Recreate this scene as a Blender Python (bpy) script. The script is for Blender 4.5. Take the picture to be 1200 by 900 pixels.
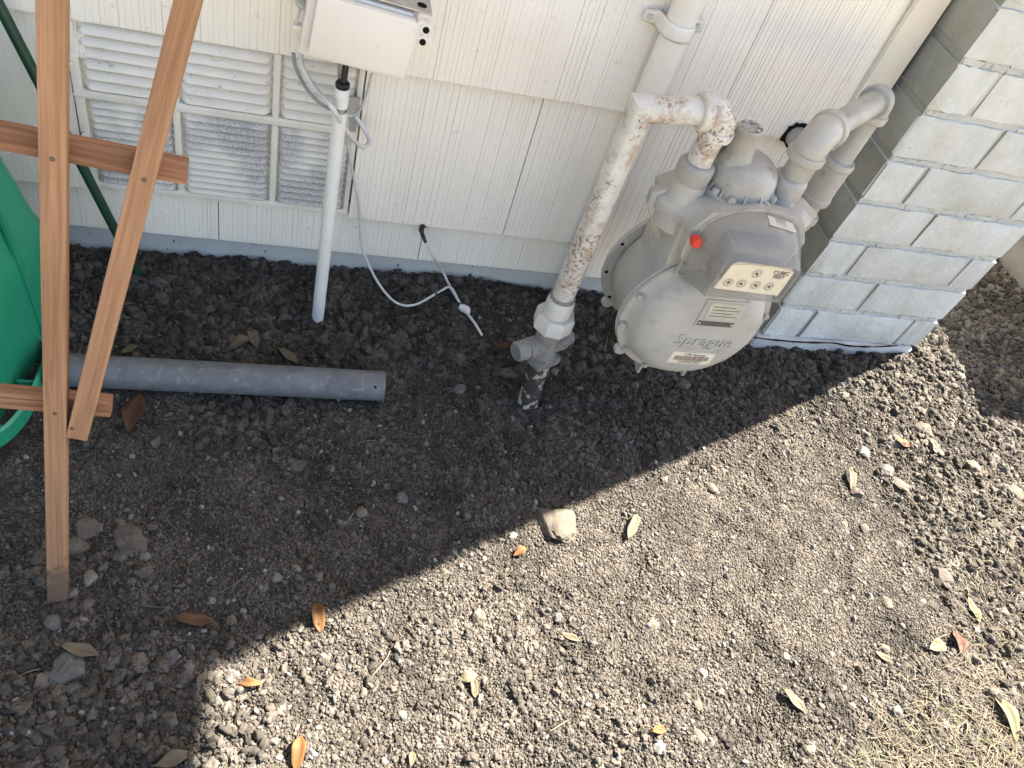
import bpy, bmesh, math, random
import numpy as np
from mathutils import Vector, Matrix

sc = bpy.context.scene
for o in list(bpy.data.objects):
    bpy.data.objects.remove(o, do_unlink=True)
C = sc.collection
rng = np.random.default_rng(7)
random.seed(7)
PI = math.pi

# ------------------------------------------------------------------ camera, sky, sun, exposure
FPX = 920.0                       # focal length in pixels of a 1200 px wide frame
CAM = np.array([0.0, 0.0, 1.0])
_d = np.array([280 - 600, 1230 - 450, FPX]); _d = _d / np.linalg.norm(_d)
_r = np.array([3745 - 600, 606 - 450, FPX]); _r = _r - _d * (_r @ _d); _r = _r / np.linalg.norm(_r)
RW = np.array([_r, np.cross(-_d, _r), -_d])          # world axes expressed in camera axes
cam_d = bpy.data.cameras.new('camera')
cam = bpy.data.objects.new('camera', cam_d); C.objects.link(cam)
cam_d.sensor_width = 36.0
cam_d.lens = FPX / 1200 * 36.0
cam_d.clip_start = 0.01; cam_d.clip_end = 500
M = Matrix.Identity(4)
for i in range(3):
    M[i][0] = RW[i][0]; M[i][1] = -RW[i][1]; M[i][2] = -RW[i][2]; M[i][3] = CAM[i]
cam.matrix_world = M
sc.camera = cam

SUN_EL = math.radians(50)
SUN_H = np.array([0.912, 0.410]); SUN_H = SUN_H / np.linalg.norm(SUN_H)   # horizontal direction towards the sun
w = bpy.data.worlds.new('World'); sc.world = w; w.use_nodes = True
wn = w.node_tree.nodes; wl = w.node_tree.links
bg = wn['Background']; bg.inputs[1].default_value = 0.050
sky = wn.new('ShaderNodeTexSky'); sky.sky_type = 'NISHITA'; sky.sun_disc = False
sky.sun_elevation = SUN_EL; sky.sun_rotation = math.atan2(SUN_H[0], SUN_H[1])
sky.air_density = 1.0; sky.dust_density = 2.4; sky.ozone_density = 0.2
wl.new(sky.outputs[0], bg.inputs[0])
sl = bpy.data.lights.new('sun', 'SUN'); sl.energy = 5.0; sl.angle = math.radians(0.53); sl.color = (1.0, 0.94, 0.85)
sun = bpy.data.objects.new('sun', sl); C.objects.link(sun)
sd = Vector((SUN_H[0] * math.cos(SUN_EL), SUN_H[1] * math.cos(SUN_EL), math.sin(SUN_EL)))
sun.rotation_euler = sd.to_track_quat('Z', 'Y').to_euler(); sun.location = sd * 20
sc.view_settings.view_transform = 'Standard'; sc.view_settings.look = 'None'
sc.view_settings.gamma = 1.0; sc.view_settings.exposure = 3.3
sc.view_settings.use_curve_mapping = False
sc.cycles.use_denoising = True; sc.cycles.denoiser = 'OPENIMAGEDENOISE'; sc.cycles.denoising_input_passes = 'RGB_ALBEDO_NORMAL'; sc.cycles.denoising_prefilter = 'NONE'
sc.cycles.sample_clamp_indirect = 4.0
sc.cycles.max_bounces = 6; sc.cycles.diffuse_bounces = 3; sc.cycles.transparent_max_bounces = 12

def wp(px, py, y):                # photograph point that lies on the vertical plane at depth y
    v = RW @ np.array([px - 600, py - 450, FPX]); return CAM + v * ((y - CAM[1]) / v[1])
def gp(px, py, z=0.0):            # photograph point that lies on the level z
    v = RW @ np.array([px - 600, py - 450, FPX]); return CAM + v * ((z - CAM[2]) / v[2])
def depth(P): return float((np.asarray(P) - CAM) @ RW[:, 2])
def pxsize(P, n): return n * depth(P) / FPX

# ------------------------------------------------------------------ materials
def NT(name):
    m = bpy.data.materials.new(name); m.use_nodes = True
    return m, m.node_tree.nodes, m.node_tree.links, m.node_tree.nodes['Principled BSDF']
def pm(name, c1, c2=None, scale=8, rough=0.7, bump=0.0, bscale=80, metal=0.0, stretch=None, coords='pos',
       spots=(), detail=4, spec=0.4, rnd=0.0, bdist=0.002, contrast=(0.35, 0.65)):
    """principled material: noise between two colours, spots = [(colour, scale, low, high)], fine bump"""
    m, n, l, b = NT(name)
    b.inputs['Roughness'].default_value = rough; b.inputs['Metallic'].default_value = metal
    b.inputs['Specular IOR Level'].default_value = spec
    if coords == 'pos':
        src = n.new('ShaderNodeNewGeometry').outputs['Position']
    else:
        src = n.new('ShaderNodeTexCoord').outputs['Object']
    if stretch:
        mp = n.new('ShaderNodeMapping'); mp.inputs['Scale'].default_value = stretch; l.new(src, mp.inputs[0]); src = mp.outputs[0]
    def noise(s, d=detail, r=0.6):
        t = n.new('ShaderNodeTexNoise'); t.inputs['Scale'].default_value = s; t.inputs['Detail'].default_value = d
        t.inputs['Roughness'].default_value = r; l.new(src, t.inputs['Vector']); return t.outputs['Fac']
    def ramp(f, lo, hi):
        r = n.new('ShaderNodeMapRange'); r.inputs['From Min'].default_value = lo; r.inputs['From Max'].default_value = hi
        l.new(f, r.inputs['Value']); return r.outputs['Result']
    def mix(f, a, bb, mode='MIX'):
        x = n.new('ShaderNodeMix'); x.data_type = 'RGBA'; x.blend_type = mode
        for s, v in ((0, f), (6, a), (7, bb)):
            if hasattr(v, 'links') or hasattr(v, 'is_linked'): l.new(v, x.inputs[s])
            else: x.inputs[s].default_value = v if s == 0 else (*v[:3], 1)
        return x.outputs[2]
    col = mix(ramp(noise(scale), *contrast), c1, c2 or c1)
    for sp in spots:
        c, s, lo, hi = sp[:4]; fac = ramp(noise(s, 3, 0.65), lo, hi)
        if len(sp) > 4:                # spots gather in patches of a coarser noise
            mm = n.new('ShaderNodeMath'); mm.operation = 'MULTIPLY'; l.new(fac, mm.inputs[0]); l.new(ramp(noise(sp[4], 2, 0.5), sp[5], sp[6]), mm.inputs[1]); fac = mm.outputs[0]
        col = mix(fac, col, c)
    if rnd:
        oi = n.new('ShaderNodeObjectInfo')
        mr = n.new('ShaderNodeMapRange'); mr.inputs['To Min'].default_value = 1 - rnd; mr.inputs['To Max'].default_value = 1 + rnd
        l.new(oi.outputs['Random'], mr.inputs['Value'])
        hs = n.new('ShaderNodeHueSaturation'); l.new(mr.outputs[0], hs.inputs['Value']); l.new(col, hs.inputs['Color']); col = hs.outputs[0]
    l.new(col, b.inputs['Base Color'])
    if bump:
        bp = n.new('ShaderNodeBump'); bp.inputs['Strength'].default_value = bump; bp.inputs['Distance'].default_value = bdist
        l.new(noise(bscale, 3, 0.7), bp.inputs['Height']); l.new(bp.outputs[0], b.inputs['Normal'])
    return m

SOIL_A = (0.081, 0.0700, 0.0570); SOIL_B = (0.052, 0.0450, 0.0375)
mats = dict(
    soil=pm('soil', SOIL_A, SOIL_B, 7, 0.95, 1.0, 420, spec=0.1, spots=[((0.115, 0.10, 0.082), 60, 0.56, 0.75)], bdist=0.003, detail=6),
    crumb=pm('soil_crumb', SOIL_A, SOIL_B, 9, 0.95, 0.8, 600, spec=0.1, rnd=0.48, spots=[((0.125, 0.11, 0.09), 90, 0.58, 0.8)], bdist=0.0015),
    far=pm('dry_bounce_lawn', (0.33, 0.275, 0.18), (0.25, 0.21, 0.135), 3, 0.95, 0.6, 60, spec=0.1, bdist=0.02),  # unseen lawn, made extra pale to bounce light onto the wall
    grey_stone=pm('grey_stone', (0.118, 0.108, 0.096), (0.070, 0.064, 0.058), 60, 0.92, 1.0, 320, spec=0.25, rnd=0.25, spots=[((0.12, 0.11, 0.10), 130, 0.6, 0.72)]),
    brown_stone=pm('brown_stone', (0.115, 0.092, 0.074), (0.068, 0.054, 0.045), 60, 0.92, 1.0, 320, spec=0.25, rnd=0.2, spots=[((0.11, 0.092, 0.077), 120, 0.6, 0.75)]),
    beige_stone=pm('beige_stone', (0.105, 0.089, 0.068), (0.072, 0.061, 0.048), 40, 0.85, 0.8, 260, spec=0.15, rnd=0.18, spots=[((0.085, 0.07, 0.056), 90, 0.62, 0.75)]),
    pale_stone=pm('pale_stone', (0.145, 0.134, 0.116), (0.10, 0.092, 0.08), 40, 0.85, 0.7, 260, spec=0.15, rnd=0.18),
    siding=pm('siding_paint', (0.86, 0.785, 0.675), (0.81, 0.73, 0.62), 5, 0.65, 0.15, 260, spec=0.3, spots=[((0.62, 0.55, 0.46), 30, 0.66, 0.85)]),
    trim=pm('trim_paint', (0.80, 0.73, 0.62), (0.70, 0.63, 0.53), 9, 0.65, 0.2, 200, spec=0.3, spots=[((0.5, 0.45, 0.38), 26, 0.66, 0.85)]),
    found=pm('foundation_paint', (0.58, 0.55, 0.50), (0.50, 0.475, 0.435), 14, 0.8, 0.4, 120, spec=0.2, spots=[((0.05, 0.045, 0.04), 60, 0.66, 0.70)]),
    vent=pm('vent_paint', (0.78, 0.715, 0.61), (0.69, 0.63, 0.535), 12, 0.65, 0.2, 300, spec=0.3),
    louver=pm('dusty_louver_paint', (0.74, 0.675, 0.575), (0.60, 0.55, 0.48), 13, 0.85, 0.12, 500, spec=0.2, spots=[((0.34, 0.32, 0.295), 420, 0.38, 0.60, 13, 0.36, 0.58)], contrast=(0.42, 0.62)),
    cleanlouver=pm('louver_paint', (0.79, 0.72, 0.615), (0.70, 0.635, 0.54), 11, 0.75, 0.3, 400, spec=0.25, spots=[((0.36, 0.34, 0.32), 120, 0.62, 0.74)]),
    dark=pm('dark_void', (0.012, 0.011, 0.01), rough=0.95, spec=0.05),
    black=pm('black_rubber', (0.015, 0.015, 0.016), rough=0.45),
    brick=pm('painted_brick', (0.55, 0.545, 0.505), (0.48, 0.48, 0.44), 22, 0.7, 0.9, 70, spec=0.25, rnd=0.06, bdist=0.0035, spots=[((0.56, 0.55, 0.53), 60, 0.6, 0.7), ((0.30, 0.29, 0.265), 90, 0.71, 0.77)]),
    brick_side=pm('grey_green_side_faces', (0.315, 0.312, 0.27), (0.26, 0.258, 0.225), 22, 0.75, 0.8, 110, spec=0.25, spots=[((0.42, 0.415, 0.38), 45, 0.68, 0.72), ((0.17, 0.165, 0.145), 80, 0.66, 0.74)]),
    mortar=pm('painted_mortar', (0.54, 0.535, 0.495), (0.45, 0.445, 0.41), 26, 0.85, 0.9, 170, spec=0.2, spots=[((0.27, 0.26, 0.24), 50, 0.66, 0.76)], bdist=0.004),
    meter=pm('meter_paint', (0.395, 0.372, 0.33), (0.325, 0.308, 0.275), 14, 0.48, 0.14, 400, spec=0.45, spots=[((0.27, 0.25, 0.215), 34, 0.58, 0.80), ((0.17, 0.13, 0.095), 120, 0.70, 0.76)]),
    dirtymeter=pm('weathered_meter_paint', (0.38, 0.355, 0.318), (0.285, 0.266, 0.236), 22, 0.5, 0.3, 300, spec=0.4, spots=[((0.20, 0.175, 0.145), 45, 0.58, 0.76), ((0.16, 0.10, 0.06), 110, 0.69, 0.75)]),
    greypipe=pm('grey_pipe_paint', (0.40, 0.378, 0.335), (0.31, 0.292, 0.258), 18, 0.42, 0.2, 300, spec=0.5, spots=[((0.22, 0.195, 0.16), 45, 0.60, 0.78)]),
    riser=pm('rusting_white_pipe_paint', (0.56, 0.535, 0.485), (0.45, 0.43, 0.385), 16, 0.45, 0.35, 300, spec=0.5,
             spots=[((0.36, 0.29, 0.225), 40, 0.50, 0.66), ((0.23, 0.13, 0.085), 210, 0.50, 0.60, 17, 0.46, 0.60), ((0.12, 0.06, 0.04), 150, 0.60, 0.65, 26, 0.52, 0.62)]),
    nut=pm('union_paint', (0.56, 0.53, 0.475), (0.45, 0.425, 0.38), 18, 0.5, 0.3, 300, spec=0.45, spots=[((0.3, 0.26, 0.2), 70, 0.66, 0.75)]),
    valve=pm('worn_valve_metal', (0.235, 0.22, 0.20), (0.145, 0.135, 0.12), 30, 0.55, 0.5, 220, spec=0.4, spots=[((0.08, 0.07, 0.06), 70, 0.60, 0.70)]),
    oldpipe=pm('flaking_pipe', (0.40, 0.36, 0.30), (0.28, 0.245, 0.20), 30, 0.75, 0.9, 160, spec=0.25, spots=[((0.04, 0.034, 0.03), 40, 0.43, 0.48), ((0.10, 0.06, 0.04), 80, 0.60, 0.66)]),
    wallpipe=pm('wall_pipe_paint', (0.78, 0.715, 0.62), (0.72, 0.655, 0.56), 9, 0.5, 0.1, 200, spec=0.4),
    pvcgrey=pm('grey_plastic_pipe', (0.135, 0.138, 0.142), (0.095, 0.098, 0.102), 30, 0.5, 0.3, 200, spec=0.35, spots=[((0.20, 0.195, 0.185), 90, 0.55, 0.72)]),
    pvcwhite=pm('white_plastic', (0.72, 0.69, 0.635), (0.66, 0.625, 0.57), 14, 0.45, 0.08, 200, spec=0.4, spots=[((0.35, 0.3, 0.24), 80, 0.69, 0.74)]),
    box=pm('box_plastic', (0.72, 0.665, 0.595), (0.67, 0.615, 0.545), 7, 0.5, 0.12, 260, spec=0.4, spots=[((0.50, 0.475, 0.44), 70, 0.60, 0.85)]),
    cable=pm('white_cable', (0.62, 0.60, 0.56), (0.52, 0.50, 0.46), 30, 0.5),
    greycable=pm('grey_cable', (0.33, 0.325, 0.315), (0.25, 0.245, 0.24), 30, 0.5),
    metal=pm('galvanised_metal', (0.42, 0.42, 0.42), (0.3, 0.3, 0.3), 50, 0.4, 0.1, 200, metal=0.8),
    plate=pm('aluminium_plate', (0.50, 0.48, 0.42), (0.40, 0.385, 0.34), 60, 0.4, 0.25, 700, metal=0.35),
    darkplate=pm('dark_plate', (0.10, 0.09, 0.075), (0.07, 0.065, 0.055), 60, 0.45),
    sticker=pm('cream_sticker', (0.66, 0.60, 0.48), (0.60, 0.54, 0.43), 40, 0.5),
    ink=pm('brown_ink', (0.10, 0.06, 0.03), rough=0.6), blackink=pm('black_ink', (0.03, 0.028, 0.025), rough=0.6),
    index=pm('cream_index_plate', (0.74, 0.66, 0.50), (0.68, 0.60, 0.45), 50, 0.5),
    red=pm('red_seal', (0.62, 0.045, 0.02), (0.45, 0.03, 0.015), 90, 0.4),
    green=pm('green_plastic', (0.020, 0.26, 0.14), (0.016, 0.215, 0.115), 6, 0.42, 0.12, 160, spec=0.45, spots=[((0.09, 0.25, 0.165), 25, 0.56, 0.80), ((0.16, 0.22, 0.16), 140, 0.66, 0.74, 12, 0.45, 0.6)]),
    darkgreen=pm('dark_green_coating', (0.012, 0.05, 0.028), (0.010, 0.038, 0.022), 40, 0.4),
    concrete=pm('concrete', (0.17, 0.16, 0.145), (0.12, 0.113, 0.105), 10, 0.9, 0.6, 90, spec=0.2, spots=[((0.21, 0.19, 0.155), 30, 0.6, 0.8)]),
    roof=pm('roof_shingle', (0.09, 0.085, 0.08), (0.06, 0.057, 0.055), 6, 0.95, 0.6, 60),
    twig=pm('dry_twig', (0.13, 0.105, 0.075), (0.085, 0.066, 0.048), 60, 0.85, rnd=0.3),
    straw=pm('straw', (0.135, 0.115, 0.076), (0.080, 0.066, 0.044), 60, 0.8, rnd=0.25, spec=0.15),
)
def wood_mat(name, a, b):
    m, n, l, bs = NT(name)
    tc = n.new('ShaderNodeTexCoord')
    def nz(scl, s, d=6, dist=0.0):
        mp = n.new('ShaderNodeMapping'); mp.inputs['Scale'].default_value = scl; l.new(tc.outputs['Object'], mp.inputs[0])
        t = n.new('ShaderNodeTexNoise'); t.inputs['Scale'].default_value = s; t.inputs['Detail'].default_value = d
        t.inputs['Distortion'].default_value = dist; l.new(mp.outputs[0], t.inputs['Vector']); return t.outputs['Fac']
    g = nz((1, 1, 0.035), 190, 9, 0.9); big = nz((1, 1, 0.25), 14); fib = nz((1, 1, 0.06), 520, 3)
    cr = n.new('ShaderNodeValToRGB'); cr.color_ramp.elements[0].position = 0.34; cr.color_ramp.elements[1].position = 0.66
    cr.color_ramp.elements[0].color = (*b, 1); cr.color_ramp.elements[1].color = (*a, 1); l.new(g, cr.inputs[0])
    mx = n.new('ShaderNodeMix'); mx.data_type = 'RGBA'; mx.blend_type = 'MULTIPLY'; mx.inputs[0].default_value = 0.75
    r2 = n.new('ShaderNodeValToRGB'); r2.color_ramp.elements[0].color = (0.72, 0.68, 0.62, 1); r2.color_ramp.elements[1].color = (1, 1, 1, 1)
    r2.color_ramp.elements[0].position = 0.35; r2.color_ramp.elements[1].position = 0.6
    l.new(big, r2.inputs[0]); l.new(cr.outputs[0], mx.inputs[6]); l.new(r2.outputs[0], mx.inputs[7]); l.new(mx.outputs[2], bs.inputs['Base Color'])
    bs.inputs['Roughness'].default_value = 0.75; bs.inputs['Specular IOR Level'].default_value = 0.25
    bp = n.new('ShaderNodeBump'); bp.inputs['Strength'].default_value = 0.9; bp.inputs['Distance'].default_value = 0.001
    l.new(fib, bp.inputs['Height']); l.new(bp.outputs[0], bs.inputs['Normal'])
    return m
mats['wood'] = wood_mat('cedar', (0.40, 0.225, 0.125), (0.275, 0.145, 0.078))
wf = wood_mat('cedar_soiled_foot', (0.40, 0.225, 0.125), (0.275, 0.145, 0.078)); mats['wood_foot'] = wf     # soil stuck to the end that stood in the ground
n, l = wf.node_tree.nodes, wf.node_tree.links; bs = n['Principled BSDF']; src = bs.inputs['Base Color'].links[0].from_socket
tc_ = n.new('ShaderNodeTexCoord'); sx_ = n.new('ShaderNodeSeparateXYZ'); l.new(tc_.outputs['Object'], sx_.inputs[0])
nz_ = n.new('ShaderNodeTexNoise'); nz_.inputs['Scale'].default_value = 90; nz_.inputs['Detail'].default_value = 5; l.new(tc_.outputs['Object'], nz_.inputs['Vector'])
m1 = n.new('ShaderNodeMath'); m1.operation = 'MULTIPLY_ADD'; m1.inputs[1].default_value = -0.16; l.new(nz_.outputs['Fac'], m1.inputs[0]); l.new(sx_.outputs['Z'], m1.inputs[2])
m2 = n.new('ShaderNodeMapRange'); m2.inputs['From Min'].default_value = 0.005; m2.inputs['From Max'].default_value = -0.035; l.new(m1.outputs[0], m2.inputs['Value'])
mx_ = n.new('ShaderNodeMix'); mx_.data_type = 'RGBA'; mx_.inputs[7].default_value = (0.15, 0.095, 0.062, 1); l.new(m2.outputs[0], mx_.inputs[0]); l.new(src, mx_.inputs[6]); l.new(mx_.outputs[2], bs.inputs['Base Color'])
mats['wood2'] = wood_mat('cedar_rough', (0.34, 0.172, 0.098), (0.18, 0.085, 0.048))
def leaf_mat(name, a, b):
    m, n, l, bs = NT(name)
    tc = n.new('ShaderNodeTexCoord'); t = n.new('ShaderNodeTexNoise'); t.inputs['Scale'].default_value = 60; t.inputs['Detail'].default_value = 5
    l.new(tc.outputs['Object'], t.inputs['Vector'])
    mx = n.new('ShaderNodeMix'); mx.data_type = 'RGBA'; mx.inputs[6].default_value = (*a, 1); mx.inputs[7].default_value = (*b, 1)
    l.new(t.outputs['Fac'], mx.inputs[0]); l.new(mx.outputs[2], bs.inputs['Base Color']); bs.inputs['Roughness'].default_value = 0.65; bs.inputs['Specular IOR Level'].default_value = 0.15
    return m
mats['leaf_orange'] = leaf_mat('orange_leaf', (0.120, 0.056, 0.018), (0.085, 0.042, 0.016))
mats['leaf_brown'] = leaf_mat('brown_leaf', (0.085, 0.043, 0.023), (0.055, 0.028, 0.016))
mats['leaf_red'] = leaf_mat('red_brown_leaf', (0.080, 0.038, 0.024), (0.055, 0.027, 0.018))
mats['leaf_tan'] = leaf_mat('tan_leaf', (0.125, 0.098, 0.064), (0.088, 0.07, 0.046))
mats['leaf_pale'] = leaf_mat('pale_leaf', (0.105, 0.088, 0.054), (0.08, 0.067, 0.04))
mats['leaf_olive'] = leaf_mat('olive_leaf', (0.085, 0.08, 0.036), (0.105, 0.09, 0.048))
# smoky clear plastic of the index cover
m, n, l, bs = NT('smoky_clear_plastic')
bs.inputs['Base Color'].default_value = (0.40, 0.39, 0.37, 1); bs.inputs['Roughness'].default_value = 0.10; bs.inputs['IOR'].default_value = 1.49
tr = n.new('ShaderNodeBsdfTransparent'); tr.inputs[0].default_value = (0.80, 0.78, 0.75, 1)
mxs = n.new('ShaderNodeMixShader'); nz = n.new('ShaderNodeTexNoise'); nz.inputs['Scale'].default_value = 40; nz.inputs['Detail'].default_value = 5
mr = n.new('ShaderNodeMapRange'); mr.inputs['To Min'].default_value = 0.22; mr.inputs['To Max'].default_value = 0.46
gg = n.new('ShaderNodeNewGeometry'); l.new(gg.outputs['Position'], nz.inputs['Vector'])
l.new(nz.outputs['Fac'], mr.inputs['Value']); l.new(mr.outputs[0], mxs.inputs[0]); l.new(tr.outputs[0], mxs.inputs[1]); l.new(bs.outputs[0], mxs.inputs[2])
l.new(mxs.outputs[0], n['Material Output'].inputs[0]); mats['clear'] = m
m, n, l, bs = NT('clear_window_plastic')
bs.inputs['Base Color'].default_value = (0.8, 0.78, 0.74, 1); bs.inputs['Roughness'].default_value = 0.08
tr = n.new('ShaderNodeBsdfTransparent'); tr.inputs[0].default_value = (0.95, 0.94, 0.92, 1); mxs = n.new('ShaderNodeMixShader'); mxs.inputs[0].default_value = 0.10
l.new(tr.outputs[0], mxs.inputs[1]); l.new(bs.outputs[0], mxs.inputs[2]); l.new(mxs.outputs[0], n['Material Output'].inputs[0]); mats['window'] = m

# ------------------------------------------------------------------ mesh helpers
class MB:
    def __init__(s): s.v = []; s.f = []
    def add(s, vs, fs):
        o = len(s.v); s.v += [tuple(float(c) for c in p) for p in vs]; s.f += [tuple(i + o for i in f) for f in fs]; return s
    def box(s, lo, hi, bev=0.0, M=None):
        bm = bmesh.new(); bmesh.ops.create_cube(bm, size=1)
        lo = np.array(lo, float); hi = np.array(hi, float)
        for q in bm.verts: q.co = Vector(((q.co.x + .5) * (hi[0] - lo[0]) + lo[0], (q.co.y + .5) * (hi[1] - lo[1]) + lo[1], (q.co.z + .5) * (hi[2] - lo[2]) + lo[2]))
        if bev: bmesh.ops.bevel(bm, geom=list(bm.edges), offset=bev, segments=2, profile=0.7, affect='EDGES')
        if M is not None: bm.transform(M)
        return s.bm(bm)
    def bm(s, bm):
        bm.verts.ensure_lookup_table(); bm.verts.index_update()
        s.add([v.co[:] for v in bm.verts], [[q.index for q in f.verts] for f in bm.faces]); bm.free(); return s
    def lathe(s, prof, p0, axis, seg=32, a0=0.0, sides=None):
        """prof = [(radius, distance along axis)]"""
        ax = Vector(axis).normalized(); t = Vector((0, 0, 1)) if abs(ax.z) < 0.9 else Vector((1, 0, 0))
        u = ax.cross(t).normalized(); v = ax.cross(u); seg = sides or seg; vs = []; fs = []
        p0 = Vector(p0)
        for r, h in prof:
            for k in range(seg):
                a = a0 + 2 * PI * k / seg; vs.append(p0 + ax * h + (u * math.cos(a) + v * math.sin(a)) * max(r, 1e-5))
        for i in range(len(prof) - 1):
            for k in range(seg):
                k2 = (k + 1) % seg; fs.append((i * seg + k, (i + 1) * seg + k, (i + 1) * seg + k2, i * seg + k2))
        fs.append(tuple(range(seg))); fs.append(tuple((len(prof) - 1) * seg + k for k in reversed(range(seg))))
        return s.add(vs, fs)
    def sweep(s, pts, r, seg=12, cap=True):
        pts = [Vector(p) for p in pts]; n = len(pts); rs = r if hasattr(r, '__len__') else [r] * n
        t0 = (pts[1] - pts[0]).normalized(); ref = Vector((0, 0, 1)) if abs(t0.z) < 0.9 else Vector((1, 0, 0))
        u = t0.cross(ref).normalized(); vs = []; fs = []
        for i, p in enumerate(pts):
            a = (pts[i] - pts[i - 1]).normalized() if i else t0
            b = (pts[i + 1] - pts[i]).normalized() if i < n - 1 else a
            t = (a + b).normalized(); u = (u - a * u.dot(a)).normalized(); w_ = a.cross(u)
            for k in range(seg):
                ang = 2 * PI * k / seg; o = (u * math.cos(ang) + w_ * math.sin(ang)) * rs[i]
                o = o - a * (o.dot(t) / max(t.dot(a), 0.2))       # mitre the ring into the joint plane
                vs.append(p + o)
            u = (u - t * u.dot(t)).normalized()
        for i in range(n - 1):
            for k in range(seg):
                k2 = (k + 1) % seg; fs.append((i * seg + k, i * seg + k2, (i + 1) * seg + k2, (i + 1) * seg + k))
        if cap: fs.append(tuple(reversed(range(seg)))); fs.append(tuple((n - 1) * seg + k for k in range(seg)))
        return s.add(vs, fs)
    def prism(s, poly, y0, y1, bev=0.0):
        """outline in x,z extruded from y0 to y1"""
        bm = bmesh.new(); vs = [bm.verts.new((x, y0, z)) for x, z in poly]; f = bm.faces.new(vs)
        ex = bmesh.ops.extrude_face_region(bm, geom=[f])
        for q in ex['geom']:
            if isinstance(q, bmesh.types.BMVert): q.co.y = y1
        bmesh.ops.recalc_face_normals(bm, faces=bm.faces)
        if bev: bmesh.ops.bevel(bm, geom=list(bm.edges), offset=bev, segments=2, profile=0.7, affect='EDGES')
        return s.bm(bm)
    def off(s, d): s.v = [(a + d[0], b + d[1], c + d[2]) for a, b, c in s.v]; return s
def mesh_of(mb, name, mat, smooth=40):
    me = bpy.data.meshes.new(name); me.from_pydata(mb.v, [], mb.f)
    bm = bmesh.new(); bm.from_mesh(me); bmesh.ops.recalc_face_normals(bm, faces=bm.faces); bm.to_mesh(me); bm.free()
    if mat: me.materials.append(mats[mat])
    if smooth:
        me.shade_smooth(); me.set_sharp_from_angle(angle=math.radians(smooth))
    return me
def link(name, me, parent=None, loc=(0, 0, 0)):
    o = bpy.data.objects.new(name, me); C.objects.link(o); o.location = loc
    if parent is not None: o.parent = parent
    return o
def tag(o, label, cat, group=None, kind=None):
    if label: o['label'] = label
    if cat: o['category'] = cat
    if group: o['group'] = group
    if kind: o['kind'] = kind
    return o
ORG = {}
def thing(name, label, cat, loc, group=None):
    o = bpy.data.objects.new(name, None); C.objects.link(o); o.location = loc; o.empty_display_size = 0.05
    ORG[o.name] = np.array(loc, float)
    return tag(o, label, cat, group)
def part(name, mb, mat, parent, smooth=40, label=None):
    """mesh given in world coordinates, linked under its thing or part"""
    root = parent
    while root.parent is not None: root = root.parent
    mb.off(-ORG[root.name]); o = link(name, mesh_of(mb, name, mat, smooth), parent)
    if label: o['label'] = label
    return o
def single(name, mb, mat, label, cat, loc, smooth=40, group=None):
    mb.off(-np.array(loc, float)); o = link(name, mesh_of(mb, name, mat, smooth), None, loc); return tag(o, label, cat, group)
def text_mb(s, size, extrude=0.0008, shear=0.0, spacing=1.0):
    cu = bpy.data.curves.new('t', 'FONT'); cu.body = s; cu.size = size; cu.extrude = extrude; cu.shear = shear; cu.resolution_u = 3
    cu.align_x = 'CENTER'; cu.align_y = 'CENTER'; cu.space_character = spacing
    o = bpy.data.objects.new('t', cu); C.objects.link(o); dg = bpy.context.evaluated_depsgraph_get()
    me = bpy.data.meshes.new_from_object(o.evaluated_get(dg)); mb = MB()
    mb.add([v.co[:] for v in me.vertices], [list(p.vertices) for p in me.polygons])
    bpy.data.objects.remove(o, do_unlink=True); bpy.data.meshes.remove(me); return mb    # text in x,y; depth in z
def spline(pts, n=8):
    P = [np.array(p, float) for p in pts]; P = [2 * P[0] - P[1]] + P + [2 * P[-1] - P[-2]]; out = []
    for i in range(1, len(P) - 2):
        for t in np.linspace(0, 1, n, endpoint=False):
            a, b, c, d = P[i - 1:i + 3]
            out.append(0.5 * ((2 * b) + (-a + c) * t + (2 * a - 5 * b + 4 * c - d) * t * t + (-a + 3 * b - 3 * c + d) * t ** 3))
    out.append(P[-2]); return out

# ------------------------------------------------------------------ value noise for the terrain
_lat = rng.random((256, 256))
def vn(x, y, s):
    x = np.asarray(x) * s; y = np.asarray(y) * s; xi = np.floor(x).astype(int); yi = np.floor(y).astype(int); fx = x - xi; fy = y - yi
    fx = fx * fx * (3 - 2 * fx); fy = fy * fy * (3 - 2 * fy); g = lambda a, b: _lat[a % 256, b % 256]
    return (g(xi, yi) * (1 - fx) + g(xi + 1, yi) * fx) * (1 - fy) + (g(xi, yi + 1) * (1 - fx) + g(xi + 1, yi + 1) * fx) * fy - 0.5
def hbase(x, y):
    x = np.asarray(x, float); y = np.asarray(y, float)
    h = 0.016 * vn(x + 31, y + 7, 3.1) + 0.011 * vn(x + 3, y + 17, 8.0) + 0.007 * vn(x + 11, y + 5, 19)
    h = h + 0.022 * np.exp(-(((x - 1.40) / 0.16) ** 2 + ((y - 0.98) / 0.14) ** 2))         # mound at the pier's foot
    h = h + 0.012 * np.exp(-((y - 1.05) / 0.06) ** 2)
    flat = np.exp(-((y - 0.79) / 0.06) ** 2) * ((x > -0.45) & (x < 0.22))                   # bed of the loose pipe
    h = h * (1 - 0.8 * flat)
    near = np.clip((3.2 - np.hypot(x - 0.6, y - 0.6)) / 1.5, 0, 1)
    return h * near - 0.005
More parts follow.
